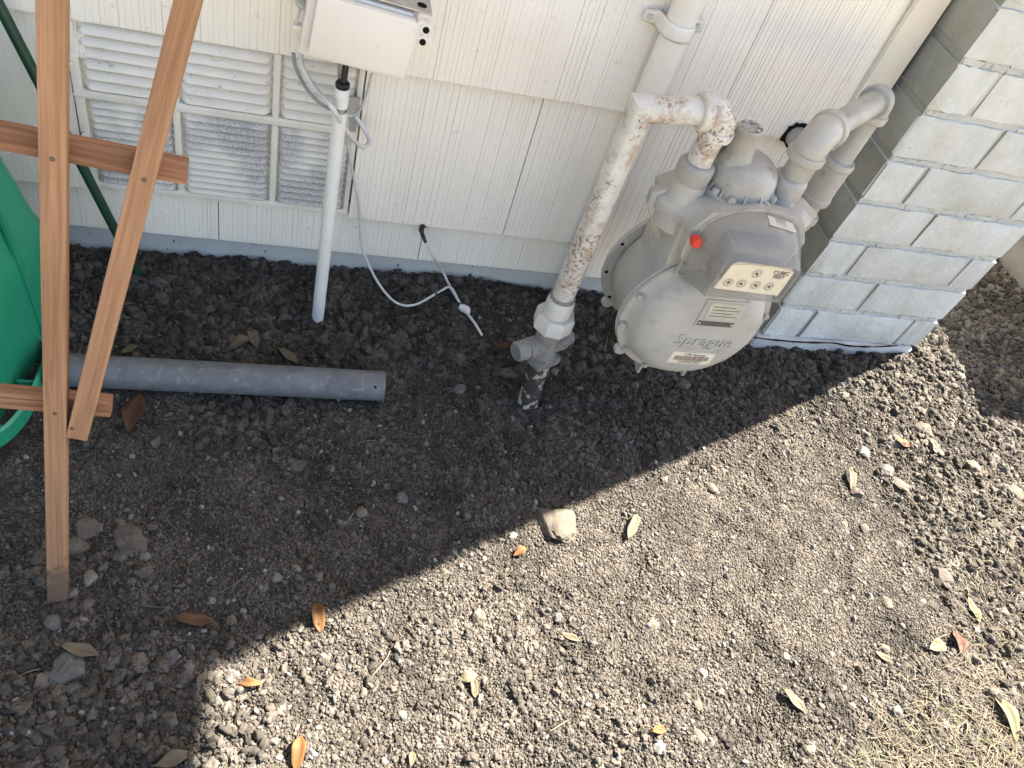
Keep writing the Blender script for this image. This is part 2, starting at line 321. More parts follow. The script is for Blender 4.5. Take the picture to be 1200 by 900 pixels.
def rough_mask(x, y):             # 1 = crumbly, 0 = smooth trodden soil
    m_ = 0.62 + 1.1 * vn(x + 40, y + 9, 4.3) + 0.5 * vn(x + 2, y + 60, 11)
    m_ = m_ - 0.75 * np.exp(-(((x - 0.82) / 0.26) ** 2 + ((y - 0.50) / 0.16) ** 2))
    m_ = m_ + 0.4 * (y > 0.86) + 0.35 * np.clip((x - 1.05) / 0.15, 0, 1) + 0.3 * np.clip((0.42 - y) / 0.1, 0, 1)
    return np.clip(m_, 0.06, 1.0)
def hfull(x, y):
    rm = rough_mask(x, y)
    return hbase(x, y) + (0.0050 * vn(x + 5, y + 1, 45) + 0.0050 * vn(x + 8, y + 3, 95) + 0.0042 * vn(x, y + 2, 210)) * (0.25 + 0.75 * rm)

# ------------------------------------------------------------------ GROUND
def graded(lo, hi, step, far):
    c = list(np.arange(lo, hi, step)); a = [lo]; d = step
    while a[-1] > -far: d *= 1.45; a.append(a[-1] - d)
    b = [c[-1]]; d = step
    while b[-1] < far: d *= 1.45; b.append(b[-1] + d)
    return np.array(sorted(a[1:]) + c + b[1:])
gx = graded(-0.70, 2.05, 0.0042, 80); gy = graded(0.0, 1.09, 0.0042, 80)
X, Y = np.meshgrid(gx, gy); Z = hfull(X, Y)
fade = np.clip((4 - np.hypot(X, Y)) / 2, 0, 1); Z = Z * fade - 0.004 * (1 - fade)
nx, ny = len(gx), len(gy)
idx = np.arange(nx * ny).reshape(ny, nx)
F = np.stack([idx[:-1, :-1], idx[:-1, 1:], idx[1:, 1:], idx[1:, :-1]], -1).reshape(-1, 4)
gm = bpy.data.meshes.new('ground'); gm.vertices.add(nx * ny); gm.vertices.foreach_set('co', np.stack([X, Y, Z], -1).reshape(-1))
gm.loops.add(F.size); gm.loops.foreach_set('vertex_index', F.reshape(-1)); gm.polygons.add(len(F))
gm.polygons.foreach_set('loop_start', np.arange(0, F.size, 4)); gm.polygons.foreach_set('loop_total', np.full(len(F), 4))
gm.update(calc_edges=True); gm.materials.append(mats['soil']); gm.materials.append(mats['far'])
cx_ = X[:-1, :-1].reshape(-1); cy_ = Y[:-1, :-1].reshape(-1)
gm.polygons.foreach_set('material_index', ((cy_ < -0.6) | (np.abs(cx_ - 0.6) > 2.4)).astype(np.int32))
gm.polygons.foreach_set('use_smooth', np.ones(len(F), bool))
ground = link('ground', gm); tag(ground, 'bare crumbly garden soil beside the house wall', 'soil', kind='structure')
def H(x, y): return float(hfull(np.array([x]), np.array([y]))[0])
def Hb(x, y): return float(hbase(np.array([x]), np.array([y]))[0])
def in_shade(x, y):
    return (y > 0.98 - (1.31 - x) * SUN_H[1] / SUN_H[0]) or x < -0.08 or (x > 1.39 and y > 0.80)

# ------------------------------------------------------------------ HOUSE
house = thing('house', 'cream house wall of striated shingles above grey painted foundation', 'house', (0.3, 1.075, 0))
part('foundation', MB().box((-5, 1.076, -0.3), (0.925, 1.30, 0.115)), 'found', house)
part('wall_board', MB().box((-5, 1.084, 0.10), (1.30, 6, 2.30)), 'siding', house)
# roof slab with overhang: its edge casts the shadow's left border
rx1 = 1.31 + 0.375
part('soffit', MB().box((-5.2, 0.56, 2.30), (rx1 - 0.02, 6.3, 2.33)), 'trim', house)
part('fascia', MB().box((-5.2, 0.535, 2.28), (rx1, 0.558, 2.43)).box((rx1 - 0.022, 0.562, 2.28), (rx1 + 0.002, 6.3, 2.43)), 'trim', house)
roof_mb = MB().add([(-5.25, 0.50, 2.432), (rx1 + 0.01, 0.50, 2.432), (rx1 + 0.01, 6.3, 2.432), (-5.25, 6.3, 2.432), (-3, 3.4, 3.0), (-1.2, 3.4, 3.0)],
                    [(0, 1, 5, 4), (1, 2, 5), (2, 3, 4, 5), (3, 0, 4), (3, 2, 1, 0)])
part('roof', roof_mb, 'roof', house)

def shingle(x0, x1, z0, z1, yb=1.0575, yt=1.070, th=0.0062, seed=0, name='shingle'):
    """one striated shingle: vertical grooves cut into its face, thick lower edge"""
    r = np.random.default_rng(seed); xs = [x0 + 0.0008]; ys = [0.0]; x = x0 + 0.003 + r.random() * 0.004
    while x < x1 - 0.005:
        wdt = r.uniform(0.0009, 0.0018); d = r.uniform(0.0004, 0.0012) * r.choice((0.6, 1, 1, 1.3))
        xs += [x, x + wdt * .3, x + wdt * .7, x + wdt]; ys += [0, d, d, 0]; x += r.uniform(0.0036, 0.0090) + wdt
    xs.append(x1 - 0.0008); ys.append(0.0); n_ = len(xs); mb = MB(); vs = []
    zz = [z0, z0 + 0.0015, z1]
    for j, z in enumerate(zz):
        yf = yb + (yt - yb) * (z - z0) / max(z1 - z0, 1e-4) + (0.0008 if j == 0 else 0)
        for i in range(n_): vs.append((xs[i], yf + ys[i], z + (r.uniform(-0.0006, 0.0006) if j == 0 else 0)))
    for j, z in enumerate((z0, z1)):
        yf = yb + (yt - yb) * (z - z0) / max(z1 - z0, 1e-4) + th
        for i in range(n_): vs.append((xs[i], yf, z))
    fs = []
    for j in range(2):
        for i in range(n_ - 1): fs.append((j * n_ + i, j * n_ + i + 1, (j + 1) * n_ + i + 1, (j + 1) * n_ + i))
    for i in range(n_ - 1): fs.append((3 * n_ + i, 3 * n_ + i + 1, i + 1, i)); fs.append((3 * n_ + i + 1, 3 * n_ + i, 4 * n_ + i, 4 * n_ + i + 1)); fs.append((2 * n_ + i, 2 * n_ + i + 1, 4 * n_ + i + 1, 4 * n_ + i))
    fs.append((0, n_, 2 * n_, 4 * n_, 3 * n_)); e = n_ - 1; fs.append((e, 3 * n_ + e, 4 * n_ + e, 2 * n_ + e, n_ + e))
    return part(name, mb.add(vs, fs), 'siding', house, smooth=0)
nail_me = mesh_of(MB().lathe([(0.0001, -0.0012), (0.0022, -0.001), (0.0026, 0.0), (0.0026, 0.002)], (0, 0, 0), (0, 1, 0), 10), 'nail', 'trim')
def nail(x, z, y=1.0585):
    link('nail', nail_me, house, np.array((x, y, z)) - ORG[house.name])
XR = 0.872
WS = 0.61
row_z = [0.050, 0.135, 0.405, 0.675, 0.945, 1.215, 1.485, 1.755, 2.025, 2.30]
sd_ = 100
bot_j = [-1.20, -0.59, -0.105, 0.079, 0.232, 0.52, XR]
for a, b in zip([-1.8] + bot_j[:-1], bot_j): sd_ += 1; shingle(a, b, row_z[0], row_z[1] + 0.02, yb=1.066, yt=1.0705, seed=sd_)
for a, b in [(-1.46, -0.85), (-0.85, -0.290), (0.1005, 0.369), (0.369, XR)]:
    sd_ += 1; shingle(a, b, row_z[1], row_z[2] + 0.02, seed=sd_)
shingle(-0.2895, -0.2645, 0.352, row_z[2] + 0.018, seed=401, yb=1.0595)
for k in range(2, len(row_z) - 1):
    off_ = 0.045 if k % 2 == 0 else 0.369
    js = [off_ + WS * q for q in range(-3, 3)]; js = [j for j in js if j < XR - 0.05] + [XR]
    for a, b in zip(js[:-1], js[1:]): sd_ += 1; shingle(a, b, row_z[k], min(row_z[k + 1] + 0.02, 2.295), seed=sd_)
for px, py in [(465, 238), (417, 270), (570, 256), (132, 6), (193, 6), (362, 271), (680, 255), (923, 135), (640, 95), (530, 262), (560, 60), (190, 252), (300, 268)]:
    p = wp(px, py, 1.06); zlow = max([z for z in row_z if z <= p[2]], default=0.05)
    yy = 1.0665 if p[2] < 0.135 else 1.0575 + (p[2] - zlow) / 0.29 * 0.0125
    nail(p[0], p[2], yy)
part('corner_trim', MB().box((XR + 0.001, 1.0555, 0.045), (0.921, 1.080, 2.295), 0.002), 'trim', house)
part('trim_bead', MB().box((XR - 0.0045, 1.0525, 0.045), (XR + 0.0005, 1.064, 2.295), 0.0015), 'trim', house)
# ragged hole where an old pipe came through
hp = wp(932, 158, 1.056); mb = MB(); vs = [(hp[0], 1.0552, hp[2])]; K = 22
for k in range(K):
    a = 2 * PI * k / K; rr = 0.023 * (0.85 + 0.35 * random.random()); vs.append((hp[0] + rr * math.cos(a), 1.0552, hp[2] + rr * math.sin(a)))
vs += [(x, 1.0572, z) for x, y, z in vs]
fs = [(0, 1 + k, 1 + (k + 1) % K) for k in range(K)] + [(1 + k, 1 + (k + 1) % K, K + 2 + (k + 1) % K, K + 2 + k) for k in range(K)]
part('pipe_hole', mb.add(vs, fs), 'dark', house, smooth=0, label='ragged black hole in the siding behind the outlet pipe')

# vent: two rows of three louvered panels
vent = part('vent', MB().box((-0.288, 1.0695, 0.137), (0.099, 1.0735, 0.402)), 'vent', house)
vcol = [(-0.276, -0.163), (-0.153, -0.027), (-0.017, 0.090)]
vrow = [(0.149, 0.291, 12, 'louver'), (0.305, 0.402, 6, 'cleanlouver')]
fr = MB()
for x0, x1 in [(-0.289, -0.276), (-0.163, -0.153), (-0.027, -0.017), (0.090, 0.0985)]: fr.box((x0, 1.0600, 0.1395), (x1, 1.0708, 0.404), 0.0035)
for z0, z1 in [(0.138, 0.149), (0.291, 0.305)]: fr.box((-0.2885, 1.0592, z0), (0.098, 1.0700, z1), 0.0035)
fr.box((-0.2888, 1.0575, 0.294), (0.0983, 1.0605, 0.2985), 0.0012)
part('vent_frame', fr, 'vent', vent)
for x0, x1 in vcol:
    for z0, z1, nl, mt in vrow:
        pit = (z1 - z0) / nl; wd = x1 - x0 - 0.001
        # louvre: hooded blade with rounded ends, sloping outwards and down
        vs = []; fs = []; S = 8; ts_ = (0, .025, .06, .10, .90, .94, .975, 1.0); es_ = (0, .55, .9, 1, 1, .9, .55, 0)
        for i in range(S):
            e = es_[i]; xx = (ts_[i] - 0.5) * wd
            for (yy, zz) in ((0.0135, pit * 0.52), (0.0035, pit * 0.10), (0.0, -pit * 0.34), (0.0012, -pit * 0.42), (0.0060, -pit * 0.30), (0.0138, pit * 0.30)):
                vs.append((xx, 0.0135 - (0.0135 - yy) * e, zz * (0.55 + 0.45 * e) if zz < 0 else zz))
        for i in range(S - 1):
            for k in range(6): k2 = (k + 1) % 6; fs.append((i * 6 + k, i * 6 + k2, i * 6 + 6 + k2, i * 6 + 6 + k))
        fs += [(0, 1, 2, 3, 4, 5), tuple((S - 1) * 6 + k for k in (5, 4, 3, 2, 1, 0))]
        lm = mesh_of(MB().add(vs, fs), 'louver', mt, 50)
        for k in range(nl):
            link('louver', lm, vent, np.array(((x0 + x1) / 2, 1.0575, z0 + pit * (k + 0.5))) - ORG[house.name])
for px, py in [(83, 75), (98, 158), (258, 103), (393, 108)]:
    p = wp(px, py, 1.055); link('screw', nail_me, vent, np.array((p[0], 1.0545, p[2])) - ORG[house.name])

# ------------------------------------------------------------------ BRICK PIER
pier = thing('brick_pier', 'grey painted brick pier at the house corner right of the meter', 'brick pier', (1.12, 1.03, 0))
PX0, PX1, PY = 0.930, 1.315, 0.975
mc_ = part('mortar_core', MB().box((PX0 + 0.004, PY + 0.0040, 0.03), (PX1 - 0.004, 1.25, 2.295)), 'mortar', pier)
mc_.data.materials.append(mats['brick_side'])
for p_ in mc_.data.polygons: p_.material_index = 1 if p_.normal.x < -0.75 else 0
part('mortar_core', MB().box((PX0 + 0.2, 1.2505, -0.2), (PX1 - 0.006, 6, 2.295)), 'mortar', pier)
# cracked footing under the lowest course
def rough_box(lo, hi, bev, amp, seed, cuts=3):
    bm = bmesh.new(); bmesh.ops.create_cube(bm, size=1); lo = np.array(lo); hi = np.array(hi)
    for q in bm.verts: q.co = Vector([(q.co[i] + .5) * (hi[i] - lo[i]) + lo[i] for i in range(3)])
    bmesh.ops.bevel(bm, geom=list(bm.edges), offset=bev, segments=2, profile=0.6, affect='EDGES')
    long_e = [e for e in bm.edges if abs((e.verts[0].co - e.verts[1].co).x) > 0.6 * (hi[0] - lo[0])]
    if cuts and long_e: bmesh.ops.subdivide_edges(bm, edges=long_e, cuts=cuts, use_grid_fill=True)
    r = random.Random(seed)
    for q in bm.verts: q.co += Vector((r.uniform(-amp, amp), r.uniform(-amp, amp), r.uniform(-amp, amp)))
    return bm
part('footing', MB().bm(rough_box((PX0 - 0.014, PY - 0.010, -0.10), (PX1 - 0.012, 1.25, 0.026), 0.006, 0.0018, 5, 8)), 'mortar', pier)
mb = MB(); pts = [wp(*q, PY - 0.0125) for q in [(872, 379), (885, 386), (900, 383), (920, 385), (945, 386), (965, 387), (985, 393), (1005, 395), (1030, 399), (1052, 405)]]
for i_ in range(1, len(pts) - 1): pts[i_][2] = 0.026 + random.uniform(-0.003, 0.005)
part('crack', mb.sweep(spline(pts[1:], 3), [0.0008 + 0.0016 * random.random() for _ in range(len(spline(pts[1:], 3)))], 5), 'dark', pier, label='dark ragged crack along the pier footing')
CH = 0.0855
brick_z0 = 0.0265
shapes = {}
def side_faces(me):               # faces turned towards the meter take a darker grey green
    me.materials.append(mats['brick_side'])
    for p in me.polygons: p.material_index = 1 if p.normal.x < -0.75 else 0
def brick(x0, x1, z0, seedk):
    ln = round(x1 - x0, 3); key = (ln, seedk % 4)
    if key not in shapes:
        me_mb = MB().bm(rough_box((-ln / 2, 0, 0), (ln / 2, 0.092, CH - 0.0115), 0.0036, 0.0016, seedk, 7))
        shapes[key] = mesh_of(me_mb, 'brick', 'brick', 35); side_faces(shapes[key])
    o = link('brick', shapes[key], pier, np.array(((x0 + x1) / 2 + random.uniform(-.001, .001), PY + random.uniform(-.0012, .0012), z0)) - ORG[pier.name])
    o.rotation_euler = (random.uniform(-.006, .006), random.uniform(-.004, .004), random.uniform(-.004, .004))
k = 0; z = brick_z0
while z + CH < 2.30:
    js = [PX0, 1.012, 1.253, PX1] if k % 2 == 0 else [PX0, 1.098, PX1]
    for a, b in zip(js[:-1], js[1:]):
        brick(a + (0 if a == PX0 else 0.0042), b - (0 if b == PX1 else 0.0042), z, k * 7 + int(a * 100))
    z += CH; k += 1

r2 = random.Random(12); smear = MB()
for kk in range(1, 12):
    zc = brick_z0 + kk * CH - 0.0058; xx = PX0 + 0.006
    while xx < PX1 - 0.03:
        wl_ = r2.uniform(0.02, 0.07); hgt = r2.uniform(0.0035, 0.0075)
        if r2.random() < 0.75: smear.bm(rough_box((xx, PY + r2.uniform(0.0012, 0.0046), zc - hgt), (min(xx + wl_, PX1 - 0.008), PY + 0.012, zc + hgt * 0.8), 0.0022, 0.0014, r2.random(), 4))
        xx += wl_ * r2.uniform(0.9, 1.5)
part('mortar_smears', smear, 'mortar', pier, 60)['kind'] = 'stuff'

# ------------------------------------------------------------------ CONCRETE STEP at the far right (casts the right hand shadow)
single('concrete_step', MB().box((1.84, 1.00, -0.1), (2.9, 2.6, 0.585), 0.012), 'concrete', 'grey concrete step at the right edge beyond the brick pier', 'step', (1.84, 1.8, 0))

# ------------------------------------------------------------------ WALL PIPE with strap
tp = wp(806, 0, 1.036)
wx = 0.515
wpipe = thing('wall_pipe', 'cream painted pipe strapped upright to the siding behind the riser', 'pipe', (wx, 1.036, 0))
part('pipe', MB().sweep([(wx, 1.036, -0.05), (wx, 1.036, 2.28)], 0.0212, 28), 'wallpipe', wpipe)
zs = 0.557
arc = []
for a in np.linspace(PI, 2 * PI, 15): arc.append((wx + 0.0232 * math.cos(a), 1.036 + 0.0232 * math.sin(a)))
prof = [(wx - 0.047, 1.0555), (wx - 0.027, 1.0555)] + arc + [(wx + 0.027, 1.0555), (wx + 0.047, 1.0555)]
vs = []; hw = 0.0115
for (x, y) in prof:
    for dz in (-hw, -hw * 0.55, hw * 0.55, hw):
        e = 0.0016 if abs(dz) < hw * 0.8 else 0.0
        vs.append((x, y - e * (1 if abs(x - wx) < 0.024 else 0.2), zs + dz * (0.7 if abs(abs(x - wx) - 0.047) < 1e-6 else 1)))
fs = []
for i in range(len(prof) - 1):
    for j in range(3): fs.append((i * 4 + j, i * 4 + j + 1, i * 4 + 5 + j, i * 4 + 4 + j))
strap = part('strap', MB().add(vs, fs), 'wallpipe', wpipe)
sm = strap.modifiers.new('thick', 'SOLIDIFY'); sm.thickness = 0.0018
for sx in (-0.038, 0.038):
    part('screw', MB().lathe([(0.0001, -0.003), (0.0035, -0.0026), (0.0045, -0.0005), (0.0045, 0.002)], (wx + sx, 1.0545, zs), (0, 1, 0), 14), 'nut', wpipe)

# ------------------------------------------------------------------ UTILITY BOX
bx0, bx1, by0, by1 = 0.010, 0.131, 0.928, 1.050
bz0, bz1 = 0.483, 0.558
ub = thing('utility_box', 'cream plastic utility box on the siding above the thin conduit', 'utility box', (0.07, 1.05, 0.43))
part('back_box', MB().box((bx0 - 0.012, 0.962, 0.4655), (bx1 + 0.004, 1.056, 0.5600), 0.010), 'box', ub)
part('base_flange', MB().box((bx0 - 0.010, 0.9405, 0.4690), (bx1 - 0.006, 0.9615, 0.5575), 0.007), 'box', ub)
part('lid', MB().box((bx0, by0, 0.4775), (bx1, 0.9400, 0.5545), 0.0062), 'box', ub)
hs_ = part('hinge_strip', MB().box((bx0 + 0.03, 0.9420, 0.5603), (bx1 + 0.014, 0.9950, 0.5625), 0.0008), 'metal', ub)
part('strip_hole', MB().lathe([(0.0062, 0), (0.0062, 0.0008)], (bx1 + 0.002, 0.958, 0.5622), (0, 0, 1), 18), 'dark', hs_)
for (zq, hole) in ((0.533, True), (0.5485, True)):
    ear = MB().lathe([(0.0075, 0), (0.0082, 0.001), (0.0082, 0.011), (0.0075, 0.012)], (bx1 + 0.0085, 0.9275, zq), (0, 1, 0), 20).box((bx1 - 0.003, 0.9285, zq - 0.008), (bx1 + 0.0085, 0.9390, zq + 0.008))
    e = part('ear', ear, 'box', ub)
    part('ear_hole', MB().lathe([(0.0040, 0), (0.0040, 0.002)], (bx1 + 0.0085, 0.9262, zq), (0, 1, 0), 16), 'dark', e)
knob = wp(343, 12, 0.955)
kb = MB().lathe([(0.0001, 0), (0.0065, 0.0008), (0.0085, 0.004), (0.0075, 0.008), (0.0001, 0.009)], knob, (0.2, -0.25, 0.9), 18)
kn = part('wing_knob', kb, 'greypipe', ub)
part('knob_screw', MB().sweep([knob + np.array((0, 0, 0.002)), knob + np.array((-0.002, 0.004, -0.024))], 0.0022, 10), 'nut', kn)
part('knob_lug', MB().box(knob + np.array((-0.006, -0.002, -0.030)), knob + np.array((0.020, 0.010, -0.024)), 0.002), 'box', ub)

ub.rotation_euler = (0, 0.095, 0)          # it hangs a little askew

# ------------------------------------------------------------------ THIN CONDUIT under the box
cx, cy = 0.0613, 0.947
cond = thing('conduit', 'thin white plastic conduit rising from the soil to the utility box', 'conduit', (cx, cy, 0))
CT = 0.437
part('pipe', MB().lathe([(0.0098, -0.06), (0.0098, CT - 0.012), (0.0094, CT - 0.002), (0.0090, CT), (0.0078, CT)], (cx, cy, 0), (0, 0, 1), 24), 'pvcwhite', cond)
part('rubber_collar', MB().lathe([(0.0086, 0), (0.0094, 0.002), (0.0094, 0.006), (0.0080, 0.0075), (0.003, 0.0075)], (cx, cy, CT), (0, 0, 1), 24), 'black', cond)
part('black_cable', MB().sweep([(cx, cy, CT - 0.01), (cx + 0.001, cy + 0.001, CT + 0.015), (cx + 0.002, cy + 0.004, 0.485)], 0.0042, 12), 'black', cond)
cl = part('clamp', MB().lathe([(0.0103, -0.003), (0.0108, -0.003), (0.0108, 0.003), (0.0103, 0.003)], (cx, cy, CT - 0.030), (0, 0, 1), 24).box((cx - 0.003, cy + 0.0105, CT - 0.033), (cx + 0.003, 1.058, CT - 0.027)), 'metal', cond)
bq = wp(413, 122, 1.052)
part('wall_bracket', MB().box((bq[0] - 0.008, 1.049, bq[2] - 0.045), (bq[0] + 0.010, 1.0535, bq[2] + 0.012), 0.0018), 'greypipe', cond)

# ------------------------------------------------------------------ CABLES
def cable(name, pts, r, mat, label, cat='cable', n=8):
    P = spline(pts, n); loc = P[0]
    return single(name, MB().sweep([p for p in P], r, 8), mat, label, cat, tuple(loc), 60)
def z5(x, y): return (300 + x / 2.25, y / 2.25)
def on(q, y): return wp(*z5(*q), y)
cable('cable', [on((238, 188), 1.0), on((240, 260), 1.012), on((240, 330), 1.022), on((250, 430), 1.035), on((268, 520), 1.045), on((275, 600), 1.045), on((282, 660), 1.04),
                gp(*z5(320, 742), 0.03), gp(*z5(368, 797), 0.016), gp(*z5(420, 803), 0.012), gp(*z5(485, 768), 0.016), gp(*z5(513, 758), 0.022), gp(*z5(535, 795), 0.012)], 0.0022, 'cable',
      'long thin white cable hanging from the box and curling over the soil')
cs = thing('spliced_cable', 'white cable with black taped end leaving a hole in the siding', 'cable', tuple(on((440, 597), 1.058)))
part('cable_run', MB().sweep(spline([on((447, 640), 1.04), on((470, 680), 1.02), gp(*z5(492, 715), 0.035), gp(*z5(512, 757), 0.018), gp(*z5(532, 790), 0.012), gp(*z5(548, 815), 0.010), gp(*z5(575, 850), 0.008), gp(*z5(596, 884), 0.004)], 8), 0.0024, 8), 'cable', cs)
part('taped_end', MB().sweep(spline([on((447, 594), 1.070), on((438, 598), 1.055), on((437, 612), 1.048), on((448, 641), 1.040)], 6), [0.0045] * 12 + [0.0036] * 4 + [0.0028] * 3, 10), 'black', cs)
q = gp(*z5(548, 814), 0.010)
part('splice_clip', MB().box((-0.009, -0.006, -0.004), (0.009, 0.006, 0.005), 0.0015, Matrix.Translation(q) @ Matrix.Rotation(-0.5, 4, 'Z')).box((0.004, -0.010, -0.003), (0.012, 0.001, 0.003), 0.001, Matrix.Translation(q) @ Matrix.Rotation(-0.2, 4, 'Z')), 'pvcwhite', cs)
cable('cable', [on((118, 140), 1.0), on((122, 175), 0.985), on((150, 225), 0.972), on((200, 283), 0.925), on((235, 340), 0.955), on((262, 375), 0.99), on((284, 388), 1.01), on((298, 376), 1.03), on((292, 352), 1.04), on((275, 325), 1.046), on((262, 308), 1.05)], 0.0034, 'cable',
      'thick white cable looping across the front of the conduit below the box')
cable('cable', [on((98, 140), 1.01), on((104, 175), 1.01), on((128, 225), 1.02), on((158, 262), 1.02), on((188, 284), 1.02), on((215, 290), 1.03)], 0.0026, 'greycable', 'grey cable drooping from the box behind the conduit')
cable('cable', [on((304, 195), 1.0), on((298, 225), 1.02), on((285, 265), 1.04), on((270, 295), 1.048), on((250, 305), 1.05), on((232, 296), 1.045), on((222, 270), 1.04), on((220, 225), 1.02)], 0.0021, 'cable', 'short white cable bowing under the right half of the box')

# ------------------------------------------------------------------ GAS RISER
ry = 0.82
rs = thing('gas_riser', 'rust speckled white gas riser pipe with union nut and shutoff valve', 'gas pipe', (0.411, 0.786, 0))
PR = 0.0172
low = [np.array((0.4115, 0.783, -0.03)), np.array((0.4085, 0.806, 0.108))]
part('buried_pipe', MB().sweep([low[0], low[1]], PR * 1.02, 24), 'oldpipe', rs, label='flaking dark stained pipe between valve and soil')
ax = Vector((0, 0.05, 1)).normalized()
vb = np.array((0.4085, 0.808, 0.092))
vbody = MB().lathe([(0.0225, 0), (0.0245, 0.004), (0.0250, 0.016), (0.021, 0.022), (0.0195, 0.050), (0.0215, 0.062), (0.0215, 0.074)], vb, ax, 28)
vbody.box((-0.024, -0.024, 0.002), (0.024, 0.024, 0.020), 0.007, Matrix.Translation(vb) @ Matrix.Rotation(0.5, 4, 'Z'))
vbody.lathe([(0.017, -0.036), (0.0185, -0.032), (0.0185, 0.030), (0.0165, 0.036)], vb + np.array((0, 0.002, 0.037)), (0.92, 0.39, 0.06), 24)
va = part('valve', vbody, 'valve', rs)
part('valve_plug', MB().lathe([(0.0165, 0), (0.0165, 0.016), (0.014, 0.020)], vb + np.array((-0.035, -0.012, 0.036)), (-0.92, -0.39, 0.0), 24).box((-0.052, -0.005, -0.010), (-0.030, 0.005, 0.010), 0.002, Matrix.Translation(vb + np.array((0, -0.006, 0.036))) @ Matrix.Rotation(0.4, 4, 'Z')), 'valve', va)
part('valve_plug', MB().lathe([(0.013, 0), (0.013, 0.013), (0.009, 0.016)], vb + np.array((0.033, 0.016, 0.038)), (0.92, 0.39, 0.0), 20), 'valve', va)
nz0 = 0.163
part('union_nut', MB().lathe([(0.0295, 0), (0.0320, 0.003), (0.0320, 0.026), (0.0300, 0.030), (0.020, 0.030)], (0.4085, 0.8155, nz0), ax, sides=8, a0=0.2), 'nut', rs, smooth=25)
part('union_sleeve', MB().lathe([(0.0215, 0), (0.0222, 0.022), (0.0215, 0.028), (0.0190, 0.032)], (0.4083, 0.8170, nz0 + 0.028), ax, 28), 'nut', rs)
part('collar_ring', MB().lathe([(0.0185, 0), (0.0200, 0.0015), (0.0200, 0.0050), (0.0185, 0.0065)], (0.4080, 0.8185, nz0 + 0.060), ax, 28), 'valve', rs)
top = np.array((0.4045, ry, 0.5475)); el = np.array((0.513, ry, 0.561))
part('upright_pipe', MB().sweep([(0.4080, 0.8185, nz0 + 0.055), top, el], PR, 28), 'riser', rs, smooth=30)
def elbow(P, d1, d2, r, name, mat, parent, reach=0.026):
    """cast 90 degree elbow: curved body with a thick band at each mouth"""
    P = Vector(P); d1 = Vector(d1).normalized(); d2 = Vector(d2).normalized(); mb = MB(); R_ = reach * 0.80
    c = P + (d1 + d2) * R_; path = []; rad = []
    for t in np.linspace(0, 1, 11):
        a = t * PI / 2; path.append(c - d2 * R_ * math.cos(a) - d1 * R_ * math.sin(a)); rad.append(r * 1.24)
    path = [P + d1 * reach] + path + [P + d2 * reach]; rad = [r * 1.24] + rad + [r * 1.24]
    mb.sweep(path, rad, 26)
    for d in (d1, d2):
        mb.lathe([(r * 1.25, 0), (r * 1.40, 0.001), (r * 1.45, 0.004), (r * 1.42, 0.0115), (r * 1.30, 0.0135), (r * 0.98, 0.0135)], P + d * (reach - 0.006), d, 28)
    return part(name, mb, mat, parent)
elbow(el, (-1, 0, -0.12), (0, 0, -1), PR, 'elbow', 'riser', rs)
part('drop_nipple', MB().sweep([el + np.array((0, 0, -0.025)), (0.5135, ry, 0.485)], PR * 0.98, 26), 'riser', rs)

# ------------------------------------------------------------------ GAS METER
MC = np.array((0.602, 0.773, 0.254)); RF = 0.120; DB = 0.108
gmt = thing('gas_meter', 'round grey gas meter with clear index cover between the pipes', 'gas meter', (0.602, 0.83, 0.11))
def L(x, y, z): return MC + np.array((x, y, z))
# keyhole tank between the two round flanges
def keyhole(rc, hw_, zt, n_=40):
    pts = []; a1 = math.atan2(zt * 0.62, hw_)
    for a in np.linspace(PI - 0.62, 2 * PI + 0.62, n_): pts.append((rc * math.cos(a), rc * math.sin(a)))
    pts += [(hw_, zt - 0.008), (hw_ - 0.008, zt), (-hw_ + 0.008, zt), (-hw_, zt - 0.008)]
    return pts
mb = MB(); kp0 = keyhole(0.104, 0.094, 0.170); kp1 = keyhole(0.100, 0.082, 0.170)
part('tank', MB().prism(kp0, 0.002, 0.100).off(MC), 'meter', gmt)
def flange(y0, th, r_in=0.09):
    return MB().lathe([(r_in, 0), (RF - 0.0015, 0), (RF, 0.0015), (RF, th - 0.0015), (RF - 0.0015, th), (r_in, th)], L(0, y0, 0), (0, 1, 0), 72)
part('front_flange', flange(0.0015, 0.0055), 'meter', gmt); part('rear_flange', flange(DB - 0.004, 0.007), 'meter', gmt)
part('gasket', MB().lathe([(0.1185, 0), (0.1188, 0.0012), (0.1185, 0.0014)], L(0, 0.0001, 0), (0, 1, 0), 72), 'dark', gmt)
part('rear_dish', MB().lathe([(0.112, 0), (0.106, 0.006), (0.095, 0.022), (0.06, 0.032), (0.001, 0.034)], L(0, DB + 0.003, 0), (0, 1, 0), 48), 'meter', gmt)
prof_d = [(RF - 0.0005, 0.0), (RF, -0.0020), (RF - 0.0015, -0.0060), (0.1085, -0.0062), (0.1060, -0.0085), (0.1035, -0.0180), (0.0985, -0.0275), (0.0900, -0.0350), (0.0780, -0.0390), (0.055, -0.0412), (0.03, -0.0422), (0.0005, -0.0425)]
def yd(r): 
    rr = [p[0] for p in prof_d][::-1]; yy = [p[1] for p in prof_d][::-1]; return float(np.interp(r, rr, yy))
dish = part('front_dish', MB().lathe([(r, -y) for r, y in prof_d], L(0, 0, 0), (0, -1, 0), 72), 'meter', gmt)
bolt_mb = MB().lathe([(0.0066, 0), (0.0066, -0.0012), (0.0052, -0.0013), (0.0052, -0.0062), (0.0040, -0.0070), (0.0001, -0.0070)], (0, 0, 0), (0, 1, 0), sides=6)
bolt_me = mesh_of(bolt_mb, 'bolt', 'dirtymeter', 30); hole_me = mesh_of(MB().lathe([(0.0030, 0), (0.0030, -0.0006)], (0, 0, 0), (0, 1, 0), 12), 'bolt_hole', 'dark')
